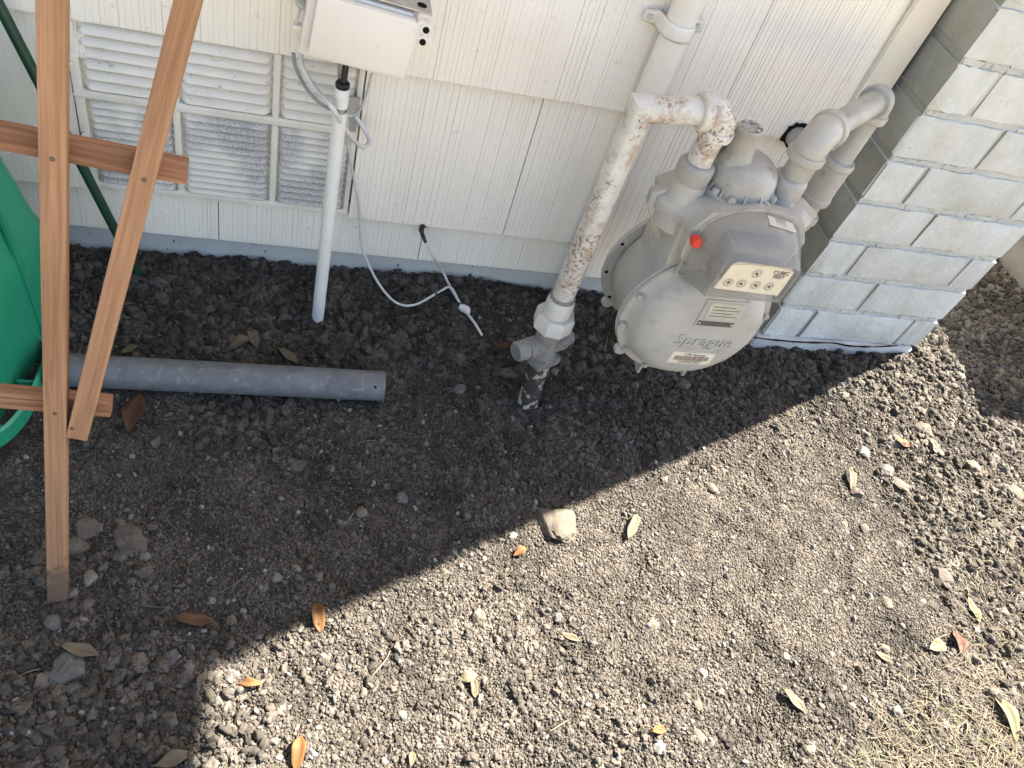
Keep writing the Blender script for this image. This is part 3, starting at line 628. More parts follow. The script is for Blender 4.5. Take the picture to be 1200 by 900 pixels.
for k in range(12):
    a = 2 * PI * (k + 0.35) / 12; ca, sa = math.cos(a), math.sin(a)
    if not (math.degrees(a) % 360 > 45 and math.degrees(a) % 360 < 135):
        link('bolt', bolt_me, gmt, L(0.1142 * ca, -0.0060, 0.1142 * sa) - ORG[gmt.name])
    link('bolt_hole', hole_me, gmt, L(0.1135 * ca, DB - 0.0040, 0.1135 * sa) - ORG[gmt.name])
for (a, yl) in ((math.radians(222), -0.002), (math.radians(226), DB - 0.001), (math.radians(318), -0.002)):
    part('lug', MB().lathe([(0.0095, -0.0045), (0.0105, -0.003), (0.0105, 0.004)], L(0.121 * math.cos(a), yl, 0.121 * math.sin(a)), (0, 1, 0), 20), 'meter', gmt)
for fx in (-0.034, 0.048):
    part('foot', MB().add([L(fx + dx, yy, zz) for dx in (-0.002, 0.002) for (yy, zz) in ((0.0005, -0.112), (0.002, -0.142), (0.012, -0.142), (0.085, -0.108), (0.085, -0.098), (0.0005, -0.098))],
                         [(0, 1, 2, 3, 4, 5), (11, 10, 9, 8, 7, 6)] + [(i, (i + 1) % 6, 6 + (i + 1) % 6, 6 + i) for i in range(6)]), 'meter', gmt, smooth=20)
# upper casting: flange at the back, body lofted forward to the index rim
hf = [(-0.132, 0.176), (-0.131, 0.158), (-0.106, 0.118), (-0.082, 0.090), (-0.040, 0.066), (0.040, 0.066), (0.082, 0.090), (0.106, 0.118), (0.131, 0.158), (0.132, 0.176), (0.10, 0.196), (0.0, 0.204), (-0.10, 0.196)]
part('head_flange', MB().prism(hf, 0.046, 0.0535, 0.0015).prism([(x * 0.985, (z - 0.15) * 0.97 + 0.15) for x, z in hf], 0.0545, 0.062, 0.001).off(MC), 'meter', gmt)
def sub(ol, m=3):
    out = []
    for i in range(len(ol)):
        p, q = np.array(ol[i]), np.array(ol[(i + 1) % len(ol)])
        for k in range(m): out.append(p + (q - p) * k / m)
    return out
hA = sub([(x * 0.93, (z - 0.15) * 0.90 + 0.15) for x, z in hf])
hB = sub([(-0.088, 0.170), (-0.087, 0.160), (-0.084, 0.135), (-0.080, 0.118), (-0.040, 0.104), (0.040, 0.104), (0.080, 0.118), (0.084, 0.135), (0.087, 0.160), (0.088, 0.170), (0.070, 0.200), (0.0, 0.214), (-0.070, 0.200)])
vs = []; fs = []; nh = len(hA)
for t, yy in ((0, 0.0462), (0.10, 0.040), (0.42, 0.026), (0.78, 0.010), (0.94, -0.004), (1.0, -0.0125)):
    tt = t * t * (3 - 2 * t); vs += [L(*(p * (1 - tt) + q * tt)[[0]], yy, (p * (1 - tt) + q * tt)[1]) for p, q in zip(hA, hB)]
for i in range(5):
    for k in range(nh): fs.append((i * nh + k, i * nh + (k + 1) % nh, (i + 1) * nh + (k + 1) % nh, (i + 1) * nh + k))
fs.append(tuple(5 * nh + k for k in range(nh)))
part('head_casting', MB().add(vs, fs), 'meter', gmt, 55)
part('rear_casting', MB().prism([(-0.112, 0.170), (-0.092, 0.118), (-0.06, 0.088), (0.06, 0.088), (0.092, 0.118), (0.112, 0.160), (0.108, 0.178), (0.08, 0.192), (-0.08, 0.192)], 0.0625, 0.098, 0.008).off(MC), 'meter', gmt)
def neck(x, mat, nm):
    pf = [(0.036, 0.0), (0.035, 0.020), (0.0315, 0.045), (0.0275, 0.066), (0.0240, 0.088), (0.0222, 0.106)]
    mb = MB()
    vs = []; fs = []; sg = 28; cxn = x * 1.02
    for i, (r, h) in enumerate(pf):
        t = h / 0.11; X0 = x * (1 - 0.10 * (1 - t))
        for k in range(sg):
            a = 2 * PI * k / sg; vs.append(L(X0 + r * math.cos(a), 0.047 + min(r, 0.036 + 0.3 * (r - 0.036)) * math.sin(a) if r > 0.036 else 0.047 + r * math.sin(a), 0.136 + h * 0.75))
    for i in range(len(pf) - 1):
        for k in range(sg): fs.append((i * sg + k, i * sg + (k + 1) % sg, (i + 1) * sg + (k + 1) % sg, (i + 1) * sg + k))
    fs.append(tuple((len(pf) - 1) * sg + k for k in range(sg)))
    part(nm, mb.add(vs, fs), mat, gmt)
neck(-0.0885, 'meter', 'inlet_neck'); neck(0.055, 'dirtymeter', 'outlet_neck')
for xs_, nm in ((-0.0885, 'inlet_nut'), (0.055, 'outlet_nut')):
    part(nm, MB().lathe([(0.0215, 0), (0.0240, 0.0015), (0.0246, 0.005), (0.0246, 0.021), (0.0236, 0.026), (0.0205, 0.029), (0.0172, 0.0295)], L(xs_, 0.047, 0.205), (0, 0, 1), 28), 'dirtymeter', gmt)
hb = mesh_of(MB().lathe([(0.0068, 0), (0.0068, -0.0015), (0.0052, -0.0016), (0.0052, -0.0065), (0.0001, -0.0068)], (0, 0, 0), (0, 1, 0), sides=8), 'bolt', 'dirtymeter', 30)
for (x, z) in ((-0.102, 0.142), (0.106, 0.142)):
    link('bolt', hb, gmt, L(x, 0.036, z) - ORG[gmt.name])
# turret on top
tc = L(-0.014, 0.052, 0)
turret = part('turret', MB().lathe([(0.055, 0.180), (0.0555, 0.2030), (0.0545, 0.2045), (0.0480, 0.2055), (0.0465, 0.226), (0.042, 0.238), (0.033, 0.2455), (0.019, 0.248)], tc, (0, 0, 1), 40), 'dirtymeter', gmt)
part('turret_post', MB().lathe([(0.0225, 0.240), (0.0190, 0.250), (0.0175, 0.258), (0.0165, 0.283), (0.0175, 0.285), (0.0175, 0.290), (0.0150, 0.2925), (0.0135, 0.2905), (0.001, 0.2905)], tc + np.array((-0.002, 0, 0)), (-0.08, 0.0, 1), 28), 'dirtymeter', turret)
for k in range(6):
    a = 2 * PI * k / 6; part('post_bump', MB().lathe([(0.003, 0), (0.003, 0.002), (0.001, 0.003)], tc + np.array((-0.0255 + 0.011 * math.cos(a), 0.011 * math.sin(a), 0.2915)), (0, 0, 1), 8), 'dirtymeter', turret)
lobe = [(0.024 * math.cos(a), 0.250 + 0.024 * math.sin(a)) for a in np.linspace(0, PI, 14)] + [(-0.026, 0.195), (0.026, 0.195)]
part('turret_lobe', MB().prism(lobe, 0, 0.024, 0.004).off(L(-0.043, 0.070, 0)), 'dirtymeter', turret)
for k, a in enumerate(np.radians([200, 222, 258, 286, 318, 338])):
    ca, sa = math.cos(a), math.sin(a); r0, r1 = 0.040, 0.0545; px_ = np.array((-sa, ca, 0)) * 0.0015
    vs = []
    for sgn in (-1, 1):
        for (r, zz) in ((r0, 0.2360), (r1, 0.2050), (r0, 0.2050)): vs.append(tc + np.array((r * ca, r * sa, zz)) + px_ * sgn)
    part('rib', MB().add(vs, [(0, 1, 2), (5, 4, 3), (0, 3, 4, 1), (1, 4, 5, 2), (2, 5, 3, 0)]), 'dirtymeter', turret, smooth=10)
for a in np.radians([211, 240, 300, 328]):
    part('turret_bolt', MB().lathe([(0.0062, 0.2045), (0.0062, 0.2090), (0.0045, 0.2125), (0.0001, 0.2130)], tc + np.array((0.0505 * math.cos(a), 0.0505 * math.sin(a), 0)), (0, 0, 1), 12), 'dirtymeter', turret)
# index: cream dial plate inside a clear cover
ib = part('index_box', MB().box(L(-0.040, -0.050, 0.112), L(0.044, -0.010, 0.175), 0.004), 'dirtymeter', gmt)
fyd = -0.0665
plate_poly = [(-0.047, 0.119), (0.054, 0.117), (0.054, 0.160), (0.048, 0.166), (-0.034, 0.168), (-0.041, 0.163)]
ip = part('index_plate', MB().prism(plate_poly, fyd, fyd + 0.002).off(MC), 'index', gmt)
for (x, z, r) in ((-0.032, 0.132, 0.0070), (-0.012, 0.132, 0.0070), (0.010, 0.132, 0.0070), (0.031, 0.132, 0.0070), (0.001, 0.152, 0.0070)):
    ring = MB(); K = 24; vs = []
    for k in range(K):
        a = 2 * PI * k / K
        for rr in (r - 0.0005, r): vs.append(L(x + rr * math.cos(a), fyd - 0.0004, z + rr * math.sin(a)))
    ring.add(vs, [(2 * k, 2 * k + 1, 2 * ((k + 1) % K) + 1, 2 * ((k + 1) % K)) for k in range(K)])
    for k in range(10):
        a = 2 * PI * k / 10; t0 = r * 0.72; ring.box(L(x + t0 * math.cos(a) - .0005, fyd - 0.0005, z + t0 * math.sin(a) - .0006), L(x + t0 * math.cos(a) + .0005, fyd - 0.0003, z + t0 * math.sin(a) + .0006))
    part('dial', ring, 'blackink', ip, smooth=0)
    a = random.uniform(0, 6.28)
    part('pointer', MB().add([L(x + 0.0015 * math.cos(a + 2), fyd - 0.0009, z + 0.0015 * math.sin(a + 2)), L(x + 0.0015 * math.cos(a - 2), fyd - 0.0009, z + 0.0015 * math.sin(a - 2)), L(x + r * 0.8 * math.cos(a), fyd - 0.0009, z + r * 0.8 * math.sin(a))], [(0, 1, 2)]).lathe([(0.0022, 0), (0.0022, 0.0006)], L(x, fyd - 0.0010, z), (0, 1, 0), 12), 'blackink', ip, smooth=0)
def place_text(s, size, x, z, yoff, mat, parent, shear=0.0, ex=0.0003, name='lettering', dishmap=False, sx=1.0, bold=0.0):
    t = text_mb(s, size, ex, shear); out = MB(); vs = []
    for (a, b, c) in t.v:
        X_, Z_ = x + a * sx, z + b
        yb = (yd(math.hypot(X_, Z_)) + yoff) if dishmap else yoff
        vs.append(L(X_, yb - c, Z_))
    return part(name, out.add(vs, t.f), mat, parent, smooth=20)
place_text('CUBIC', 0.0085, 0.036, 0.1575, fyd - 0.0006, 'blackink', ip); place_text('FEET', 0.0085, 0.036, 0.1500, fyd - 0.0006, 'blackink', ip)
# clear cover lofted from an arch at the back to a rounded rectangle in front
def arch(hwid, z0, zt, n_=11, flat=0.5):
    pts = [(-hwid, z0)]; zc = z0 + (zt - z0) * flat
    for a in np.linspace(PI, 0, n_): pts.append((hwid * math.cos(a) * 1.0, zc + (zt - zc) * math.sin(a) ** 0.8))
    pts.append((hwid, z0)); return pts
rings = [(-0.0110, arch(0.076, 0.092, 0.212, flat=0.55)), (-0.030, arch(0.0725, 0.096, 0.2085, flat=0.55)), (-0.048, arch(0.066, 0.102, 0.1945, flat=0.62)), (-0.0650, arch(0.0610, 0.1065, 0.1765, flat=0.80)), (-0.0705, arch(0.0595, 0.1075, 0.1735, flat=0.82)), (-0.0705, arch(0.0535, 0.1130, 0.1685, flat=0.82))]
vs = []; fs = []; nr = len(rings[0][1])
for y, ol in rings: vs += [L(x + 0.002, y, z) for x, z in ol]
for i in range(len(rings) - 1):
    for k in range(nr): k2 = (k + 1) % nr; fs.append((i * nr + k, i * nr + k2, (i + 1) * nr + k2, (i + 1) * nr + k))
cov = part('clear_cover', MB().add(vs, fs), 'clear', gmt, smooth=28, label='smoky clear plastic cover over the dials')
part('cover_window', MB().add([L(x + 0.002, -0.0704, z) for x, z in rings[-1][1]], [tuple(range(nr))]), 'window', cov)
rim = arch(0.080, 0.088, 0.2165, flat=0.55)
vs = [L(x + 0.002, y, z) for y in (-0.0135, -0.0105) for x, z in rim] ; vs2 = [L(x + 0.002, -0.0135, z) for x, z in rings[0][1]]
fs = [(k, (k + 1) % nr, nr + (k + 1) % nr, nr + k) for k in range(nr)] + [(k, 2 * nr + k, 2 * nr + (k + 1) % nr, (k + 1) % nr) for k in range(nr)]
part('cover_rim', MB().add(vs + vs2, fs), 'dirtymeter', cov, smooth=30)
lab = MB().add([L(x, y, z) for (x, y, z) in ((0.002, -0.018, 0.2075), (0.046, -0.018, 0.2000), (0.046, -0.034, 0.1975), (0.002, -0.034, 0.2045))], [(0, 1, 2, 3)]).off((0, -0.0005, 0.004))
part('cover_label', lab, 'plate', cov)
sp = wp(817, 286, 0.742)
part('seal', MB().lathe([(0.0074, 0.0), (0.0080, -0.004), (0.0076, -0.011), (0.0060, -0.013), (0.0001, -0.0132)], sp + np.array((0, 0.010, 0)), (0.15, 1, -0.1), 20), 'red', gmt, label='round red plug beside the clear cover')
# plates and sticker follow the dish surface
def dish_patch(x0, x1, z0, z1, yoff, th, rc=0.003, n_=10):
    mb = MB(); vs = []; fs = []
    for j in range(n_ + 1):
        for i in range(n_ + 1):
            x = x0 + (x1 - x0) * i / n_; z = z0 + (z1 - z0) * j / n_
            dx = max(0, rc - min(x - x0, x1 - x)); dz = max(0, rc - min(z - z0, z1 - z))
            vs.append(L(x, yd(math.hypot(x, z)) - yoff - th, z))
    for j in range(n_):
        for i in range(n_): a = j * (n_ + 1) + i; fs.append((a, a + 1, a + n_ + 2, a + n_ + 1))
    per = [i for i in range(n_ + 1)] + [(j + 1) * (n_ + 1) - 1 for j in range(1, n_ + 1)] + [n_ * (n_ + 1) + i for i in range(n_ - 1, -1, -1)] + [j * (n_ + 1) for j in range(n_ - 1, 0, -1)]
    o = len(vs); vs += [vs[i] + np.array((0, th + yoff, 0)) for i in per]; q_ = len(per)
    for k in range(q_): fs.append((per[k], o + k, o + (k + 1) % q_, per[(k + 1) % q_]))
    return mb.add(vs, fs)
bd = part('name_plate', dish_patch(-0.024, 0.046, 0.022, 0.074, 0.0, 0.0016), 'meter', dish)
part('plate_face', dish_patch(-0.016, 0.041, 0.038, 0.070, 0.0016, 0.0006), 'plate', dish)
part('plate_strip', dish_patch(-0.021, 0.038, 0.0255, 0.0345, 0.0016, 0.0006), 'darkplate', dish)
for (x, z) in ((-0.013, 0.067), (0.038, 0.067), (-0.013, 0.041), (0.038, 0.041), (-0.018, 0.030), (0.035, 0.030)):
    part('rivet', MB().lathe([(0.0020, 0), (0.0018, -0.0008), (0.0001, -0.0012)], L(x, yd(math.hypot(x, z)) - 0.0022, z), (0, 1, 0), 10), 'plate', dish)
for j in range(4): 
    part('plate_line', dish_patch(-0.010, 0.034 - 0.008 * (j % 2), 0.0450 + j * 0.0058, 0.0462 + j * 0.0058, 0.0022, 0.0002, n_=4), 'darkplate', dish)
place_text('Sprague', 0.0315, 0.010, -0.010, -0.0004, 'meter', dish, shear=0.15, ex=0.0017, name='embossed_lettering', dishmap=True, sx=0.98)
stk = part('barcode_sticker', dish_patch(-0.028, 0.044, -0.064, -0.037, 0.0, 0.0004), 'sticker', dish, label='cream sticker with barcode and black lettering')
place_text('CPS Energy', 0.0080, 0.010, -0.0418, -0.0006, 'blackink', dish, dishmap=True, ex=0.0001)
place_text('G00065507', 0.0085, 0.008, -0.0595, -0.0006, 'ink', dish, dishmap=True, ex=0.0001)
x = -0.022; r_ = random.Random(4); bars = MB()
while x < 0.037:
    wd = r_.choice([0.0007, 0.0007, 0.0013, 0.0019]); bars.add(dish_patch(x, x + wd, -0.0555, -0.0455, 0.0005, 0.0001, n_=2).v, dish_patch(x, x + wd, -0.0555, -0.0455, 0.0005, 0.0001, n_=2).f); x += wd + r_.choice([0.0007, 0.0011])
part('barcode', bars, 'ink', dish, smooth=0)

# ------------------------------------------------------------------ OUTLET PIPING
op = thing('outlet_pipe', 'grey painted outlet pipe bending down in front of the brick pier', 'gas pipe', (0.657, 0.82, 0.50))
t0 = np.array((0.6575, ry, 0.5520)); e2 = np.array((0.8270, 0.953, 0.5545)); dh = (e2 - t0); dl = np.linalg.norm(dh); dh = dh / dl
part('nipple', MB().sweep([(0.657, ry, 0.485), t0 - np.array((0, 0, 0.015))], PR, 26), 'greypipe', op)
elbow(t0, (0, 0, -1), dh, PR * 1.06, 'elbow', 'greypipe', op, 0.030)
part('old_stub', MB().lathe([(0.0175, 0), (0.0175, 0.036), (0.0160, 0.042), (0.010, 0.045), (0.0001, 0.0455)], (hp[0] + 0.002, 1.066, hp[2] - 0.002), (0, -1, 0), 24), 'greypipe', op)
part('horizontal_pipe', MB().sweep([t0 + dh * 0.025, e2 - dh * 0.018], PR, 28), 'greypipe', op)
elbow(e2, -dh, (0, 0, -1), PR, 'elbow', 'greypipe', op, 0.028)
part('drop_pipe', MB().sweep([e2 - np.array((0, 0, 0.025)), (e2[0], e2[1], 0.43)], PR, 28), 'greypipe', op)
part('coupling', MB().lathe([(PR * 1.05, 0.366), (0.0240, 0.367), (0.0250, 0.370), (0.0250, 0.377), (0.0232, 0.379), (0.0232, 0.434), (0.0250, 0.436), (0.0250, 0.443), (0.0238, 0.446), (PR * 1.05, 0.447)], (e2[0], e2[1], 0), (0, 0, 1), 28), 'greypipe', op)
part('lower_nipple', MB().sweep([(e2[0], e2[1], 0.38), (e2[0], e2[1], 0.325)], PR, 28), 'greypipe', op)
elbow((e2[0], e2[1], 0.306), (0, 0, 1), (0, 1, 0), PR, 'lower_elbow', 'greypipe', op, 0.028)
part('wall_stub', MB().sweep([(e2[0], e2[1] + 0.02, 0.306), (e2[0], 1.09, 0.306)], PR, 24), 'greypipe', op)

# ------------------------------------------------------------------ LOOSE GREY PIPE on the soil
pa = np.array((-0.311, 0.790, 0.0235)); pb = np.array((0.1640, 0.7895, 0.0250)); dirp = (pb - pa) / np.linalg.norm(pb - pa); ln = np.linalg.norm(pb - pa)
lpt = thing('loose_pipe', 'grey plastic pipe lying on the soil along the wall', 'pipe', (-0.07, 0.79, 0.0))
part('pipe', MB().lathe([(0.0210, 0.0), (0.0238, 0.0), (0.0240, 0.004), (0.0240, ln - 0.003), (0.0236, ln - 0.0005), (0.0228, ln), (0.0205, ln), (0.0203, ln - 0.12), (0.0001, ln - 0.121)], pa, dirp, 40), 'pvcgrey', lpt)
hc = pa + dirp * (ln - 0.016) + np.array((0, -0.0165, 0.0168)); part('drilled_hole', MB().lathe([(0.0022, -0.001), (0.0022, 0.0012)], hc, (0, -0.70, 0.71), 12), 'dark', lpt)

# ------------------------------------------------------------------ TRELLIS
A = np.array((-0.241, 0.456, -0.02)); B = np.array((-0.179, 0.645, 0.651))
sdir = (B - A) / np.linalg.norm(B - A); udir = np.array((1.0, 0.0, -0.10)); udir = udir - sdir * (udir @ sdir); udir = udir / np.linalg.norm(udir)
ndir = np.cross(udir, sdir); ndir = ndir if ndir[1] < 0 else -ndir          # towards the viewer
tr_ = thing('trellis', 'cedar fan trellis of nailed sticks leaning at the left', 'trellis', tuple(A + sdir * 0.02))
def stick(name, P0, P1, wdt, thk, mat, seed, lab=None):
    P0 = np.array(P0); P1 = np.array(P1); d = P1 - P0; ln_ = np.linalg.norm(d); d = d / ln_
    nn = ndir; side = np.cross(nn, d); side /= np.linalg.norm(side)
    bm = rough_box((-wdt / 2, -thk / 2, 0), (wdt / 2, thk / 2, ln_), 0.0014, 0.0, seed, 0)
    o = link(name, mesh_of(MB().bm(bm), name, mat, 30), tr_)
    Mx = Matrix.Identity(4)
    for i in range(3): Mx[i][0] = side[i]; Mx[i][1] = -nn[i] * 1.0; Mx[i][2] = d[i]; Mx[i][3] = P0[i] - ORG[tr_.name][i]
    o.matrix_local = Mx
    if lab: o['label'] = lab
    return o
tw = 0.0208
def onstake(py_):                 # stake point seen at photograph row py_
    best = min(np.linspace(0, 1, 500), key=lambda t: abs(450 + FPX * ((RW.T @ (A + (B - A) * t - CAM))[1] / (RW.T @ (A + (B - A) * t - CAM))[2]) - py_))
    return A + (B - A) * best
stick('upright', A, A + sdir * 1.55, tw, 0.015, 'wood_foot', 1)
hu = onstake(178) - ndir * 0.016; hl = onstake(481) - ndir * 0.016
stick('crossbar', hl - udir * 0.30, hl + udir * 0.049, 0.020, 0.017, 'wood2', 2)
stick('crossbar', hu - udir * 0.42, hu + udir * 0.1035, 0.021, 0.017, 'wood2', 3)
def onplane(px_, py_):            # point of the trellis plane under a photograph pixel
    v = RW @ np.array([px_ - 600, py_ - 450, FPX]); return CAM + v * (((A - CAM) @ ndir) / (v @ ndir))
s0 = onplane(91, 510); s1 = onplane(221, 0)
stick('fan_slat', s0, s0 + (s1 - s0) * 2.3, tw * 0.98, 0.0148, 'wood', 4)
for (P, dz) in ((onstake(480), 0), (onstake(183), 0), (onplane(86, 497), 0), (onplane(170, 207), 0)):
    part('nail', MB().lathe([(0.0001, 0), (0.0024, 0.0003), (0.0026, 0.002)], P + ndir * 0.0078, -ndir, 10), 'ink', tr_)

# ------------------------------------------------------------------ GREEN TUB (upside down) and dark green stake
tub = thing('green_tub', 'green plastic tub with loop handle standing on the soil at left', 'tub', (-0.62, 0.83, 0))
def rrect(x0, x1, y0, y1, r, n_=7):
    out = []
    for (cx_, cy_, a0) in ((x1 - r, y1 - r, 0), (x0 + r, y1 - r, PI / 2), (x0 + r, y0 + r, PI), (x1 - r, y0 + r, 1.5 * PI)):
        for a in np.linspace(a0, a0 + PI / 2, n_): out.append((cx_ + r * math.cos(a), cy_ + r * math.sin(a)))
    return out
def rings_mb(levels, cap_top=True):
    vs = []; fs = []; n_ = len(levels[0][1])
    for z, ol in levels: vs += [(x, y, z) for x, y in ol]
    for i in range(len(levels) - 1):
        for k in range(n_): fs.append((i * n_ + k, i * n_ + (k + 1) % n_, (i + 1) * n_ + (k + 1) % n_, (i + 1) * n_ + k))
    if cap_top: fs.append(tuple((len(levels) - 1) * n_ + k for k in range(n_)))
    return MB().add(vs, fs)
lv = []
for z, e in ((-0.01, 0.0), (0.10, 0.004), (0.17, 0.008), (0.176, 0.011), (0.30, 0.030), (0.42, 0.050), (0.435, 0.055), (0.442, 0.068)):
    lv.append((z, rrect(-0.90 + e, -0.342 - e, 0.632 + e, 0.960 - e, 0.040)))
TR = Matrix.Translation((-0.342, 0.80, 0)) @ Matrix.Rotation(-0.235, 4, 'Z') @ Matrix.Translation((0.342, -0.80, 0))
tb = rings_mb(lv); tb.v = [tuple(TR @ Vector(q)) for q in tb.v]
part('tub_wall', tb, 'green', tub, 35)
part('wall_rib', MB().box((-0.3435, 0.852, 0.03), (-0.3365, 0.860, 0.30), 0.002, TR @ Matrix.Translation((-0.34, 0.86, 0)) @ Matrix.Rotation(-0.06, 4, 'Y') @ Matrix.Translation((0.34, -0.86, 0))), 'green', tub)
lo_ = [(-0.345, 0.872), (-0.326, 0.868), (-0.316, 0.850), (-0.317, 0.800), (-0.322, 0.745), (-0.330, 0.705), (-0.348, 0.672), (-0.385, 0.645), (-0.45, 0.636), (-0.56, 0.634)]
lp = spline([(x, y, 0) for x, y in lo_], 6); vs = []; fs = []
for i, p in enumerate(lp):
    tdir = lp[min(i + 1, len(lp) - 1)] - lp[max(i - 1, 0)]; tdir = tdir / np.linalg.norm(tdir); nn = np.array((tdir[1], -tdir[0], 0))
    for (o_, z) in ((-0.0025, 0.004), (-0.0025, 0.030), (0.0, 0.033), (0.004, 0.030), (0.0045, 0.004)): vs.append(p + nn * -o_ + np.array((0, 0, z)))
for i in range(len(lp) - 1):
    for k in range(5): fs.append((i * 5 + k, i * 5 + (k + 1) % 5, i * 5 + 5 + (k + 1) % 5, i * 5 + 5 + k))
part('loop_handle', MB().add(vs, fs), 'green', tub, 50)
for (x0, x1, y) in ((-0.345, -0.320, 0.768), (-0.36, -0.345, 0.690)):
    part('handle_web', MB().box((x0, y - 0.002, 0.004), (x1, y + 0.002, 0.022), 0.0008), 'green', tub)
part('handle_shelf', MB().box((-0.347, 0.842, 0.020), (-0.320, 0.868, 0.0255), 0.002), 'green', tub)
g0 = gp(166, 322, 0.0); g0 = g0 - np.array((0, 0, 0.02)); g1 = wp(0, 8, 1.028); gd = g1 - g0
single('garden_stake', MB().sweep([g0 - gd * 0.05, g0 + gd * 0.3, g0 + gd * 0.7, g0 + gd * 1.9], 0.0072, 14), 'darkgreen', 'thin dark green garden stake leaning against the wall behind the trellis', 'stake', tuple(g0))

# ------------------------------------------------------------------ SOIL CRUMBS (uncountable): instanced clods
from mathutils import noise as mnoise
def rock_mesh(name, seed, sub_, mat, flat=0.7, rough=0.3, facets=0, hf_=1.0):
    bm = bmesh.new(); bmesh.ops.create_icosphere(bm, subdivisions=sub_, radius=1.0); r = np.random.default_rng(seed)
    dirs = r.normal(size=(10, 3)); dirs /= np.linalg.norm(dirs, axis=1)[:, None]; sc_ = r.uniform(0.80, 1.22, 3); o3 = Vector(r.uniform(-50, 50, 3))
    cut = [(dirs[i], r.uniform(0.66, 0.92)) for i in range(facets)]
    for v in bm.verts:
        q = v.co.normalized()
        d = 1 + rough * (1.1 * mnoise.noise(q * 1.1 + o3) + hf_ * 0.55 * mnoise.noise(q * 2.7 + o3) + hf_ * 0.30 * mnoise.noise(q * 6.0 + o3))
        p = np.array(q) * d
        for nrm, dist in cut:
            e = p @ nrm - dist
            if e > 0: p = p - nrm * e * 0.9
        v.co = Vector((p[0] * sc_[0], p[1] * sc_[1], p[2] * flat))
    me = bpy.data.meshes.new(name); bm.to_mesh(me); bm.free(); me.materials.append(mats[mat]); me.shade_smooth()
    if facets: me.set_sharp_from_angle(angle=math.radians(32))
    return me
def cluster_mesh(name, seed, n_):
    """a pinch of tiny crumbs lying together"""
    r = random.Random(seed); vs = []; fs = []
    for i in range(n_):
        bm = bmesh.new(); bmesh.ops.create_icosphere(bm, subdivisions=1, radius=1.0); rad = min(0.075 * (1 - r.random()) ** -0.5, 0.24); a = r.uniform(0, 6.28); dd = math.sqrt(r.random())
        c = Vector((dd * math.cos(a), dd * math.sin(a), rad * 0.3)); o = len(vs); rot = Matrix.Rotation(r.uniform(0, 6), 3, Vector((r.random(), r.random(), r.random() + .1)))
        sc_ = Vector((r.uniform(.7, 1.3), r.uniform(.7, 1.3), r.uniform(.6, 1.0)))
        for v in bm.verts: q = rot @ v.co; vs.append(tuple(c + Vector((q.x * sc_.x, q.y * sc_.y, q.z * sc_.z)) * rad * r.uniform(0.75, 1.2)))
        fs += [[v.index + o for v in f.verts] for f in bm.faces]; bm.free()
    me = bpy.data.meshes.new(name); me.from_pydata(vs, [], fs); me.materials.append(mats['crumb']); me.shade_smooth(); return me
def scatter(name, coll, pts, scl, rot, vid, label, cat):
    me = bpy.data.meshes.new(name); me.vertices.add(len(pts)); me.vertices.foreach_set('co', pts.astype(np.float32).reshape(-1))
    for nm, ty, dat, key in (('scl', 'FLOAT', scl, 'value'), ('rot', 'FLOAT_VECTOR', rot, 'vector'), ('vid', 'INT', vid, 'value')):
        a = me.attributes.new(nm, ty, 'POINT'); a.data.foreach_set(key, np.ascontiguousarray(dat.astype(np.int32 if ty == 'INT' else np.float32)).reshape(-1))
    me.update(); o = link(name, me)
    ng = bpy.data.node_groups.new(name, 'GeometryNodeTree'); ng.interface.new_socket('Geometry', in_out='INPUT', socket_type='NodeSocketGeometry'); ng.interface.new_socket('Geometry', in_out='OUTPUT', socket_type='NodeSocketGeometry')
    n = ng.nodes; l = ng.links; gi = n.new('NodeGroupInput'); go = n.new('NodeGroupOutput'); ip_ = n.new('GeometryNodeInstanceOnPoints')
    ci = n.new('GeometryNodeCollectionInfo'); ci.inputs['Collection'].default_value = coll; ci.inputs['Separate Children'].default_value = True; ci.inputs['Reset Children'].default_value = True
    def attr(nm, ty): a = n.new('GeometryNodeInputNamedAttribute'); a.data_type = ty; a.inputs['Name'].default_value = nm; return a.outputs[0]
    er = n.new('FunctionNodeEulerToRotation'); l.new(attr('rot', 'FLOAT_VECTOR'), er.inputs[0])
    l.new(gi.outputs[0], ip_.inputs['Points']); l.new(ci.outputs[0], ip_.inputs['Instance']); ip_.inputs['Pick Instance'].default_value = True
    l.new(attr('vid', 'INT'), ip_.inputs['Instance Index']); l.new(er.outputs[0], ip_.inputs['Rotation']); l.new(attr('scl', 'FLOAT'), ip_.inputs['Scale']); l.new(ip_.outputs[0], go.inputs[0])
    md = o.modifiers.new('scatter', 'NODES'); md.node_group = ng
    return tag(o, label, cat, kind='stuff')
def variant_coll(name, meshes):
    co = bpy.data.collections.new(name)
    for i, me in enumerate(meshes): co.objects.link(bpy.data.objects.new('%s_%02d' % (name, i), me))
    return co
crumbs = [rock_mesh('crumb', 20 + i, 3, 'crumb', 0.8, 0.62, 3 if i % 2 else 0, 1.35) for i in range(10)]
cc = variant_coll('crumb_kind', crumbs)
N = 210000
x = rng.uniform(-0.62, 1.98, N); y = rng.uniform(0.06, 1.075, N)
keep = rng.random(N) < rough_mask(x, y)
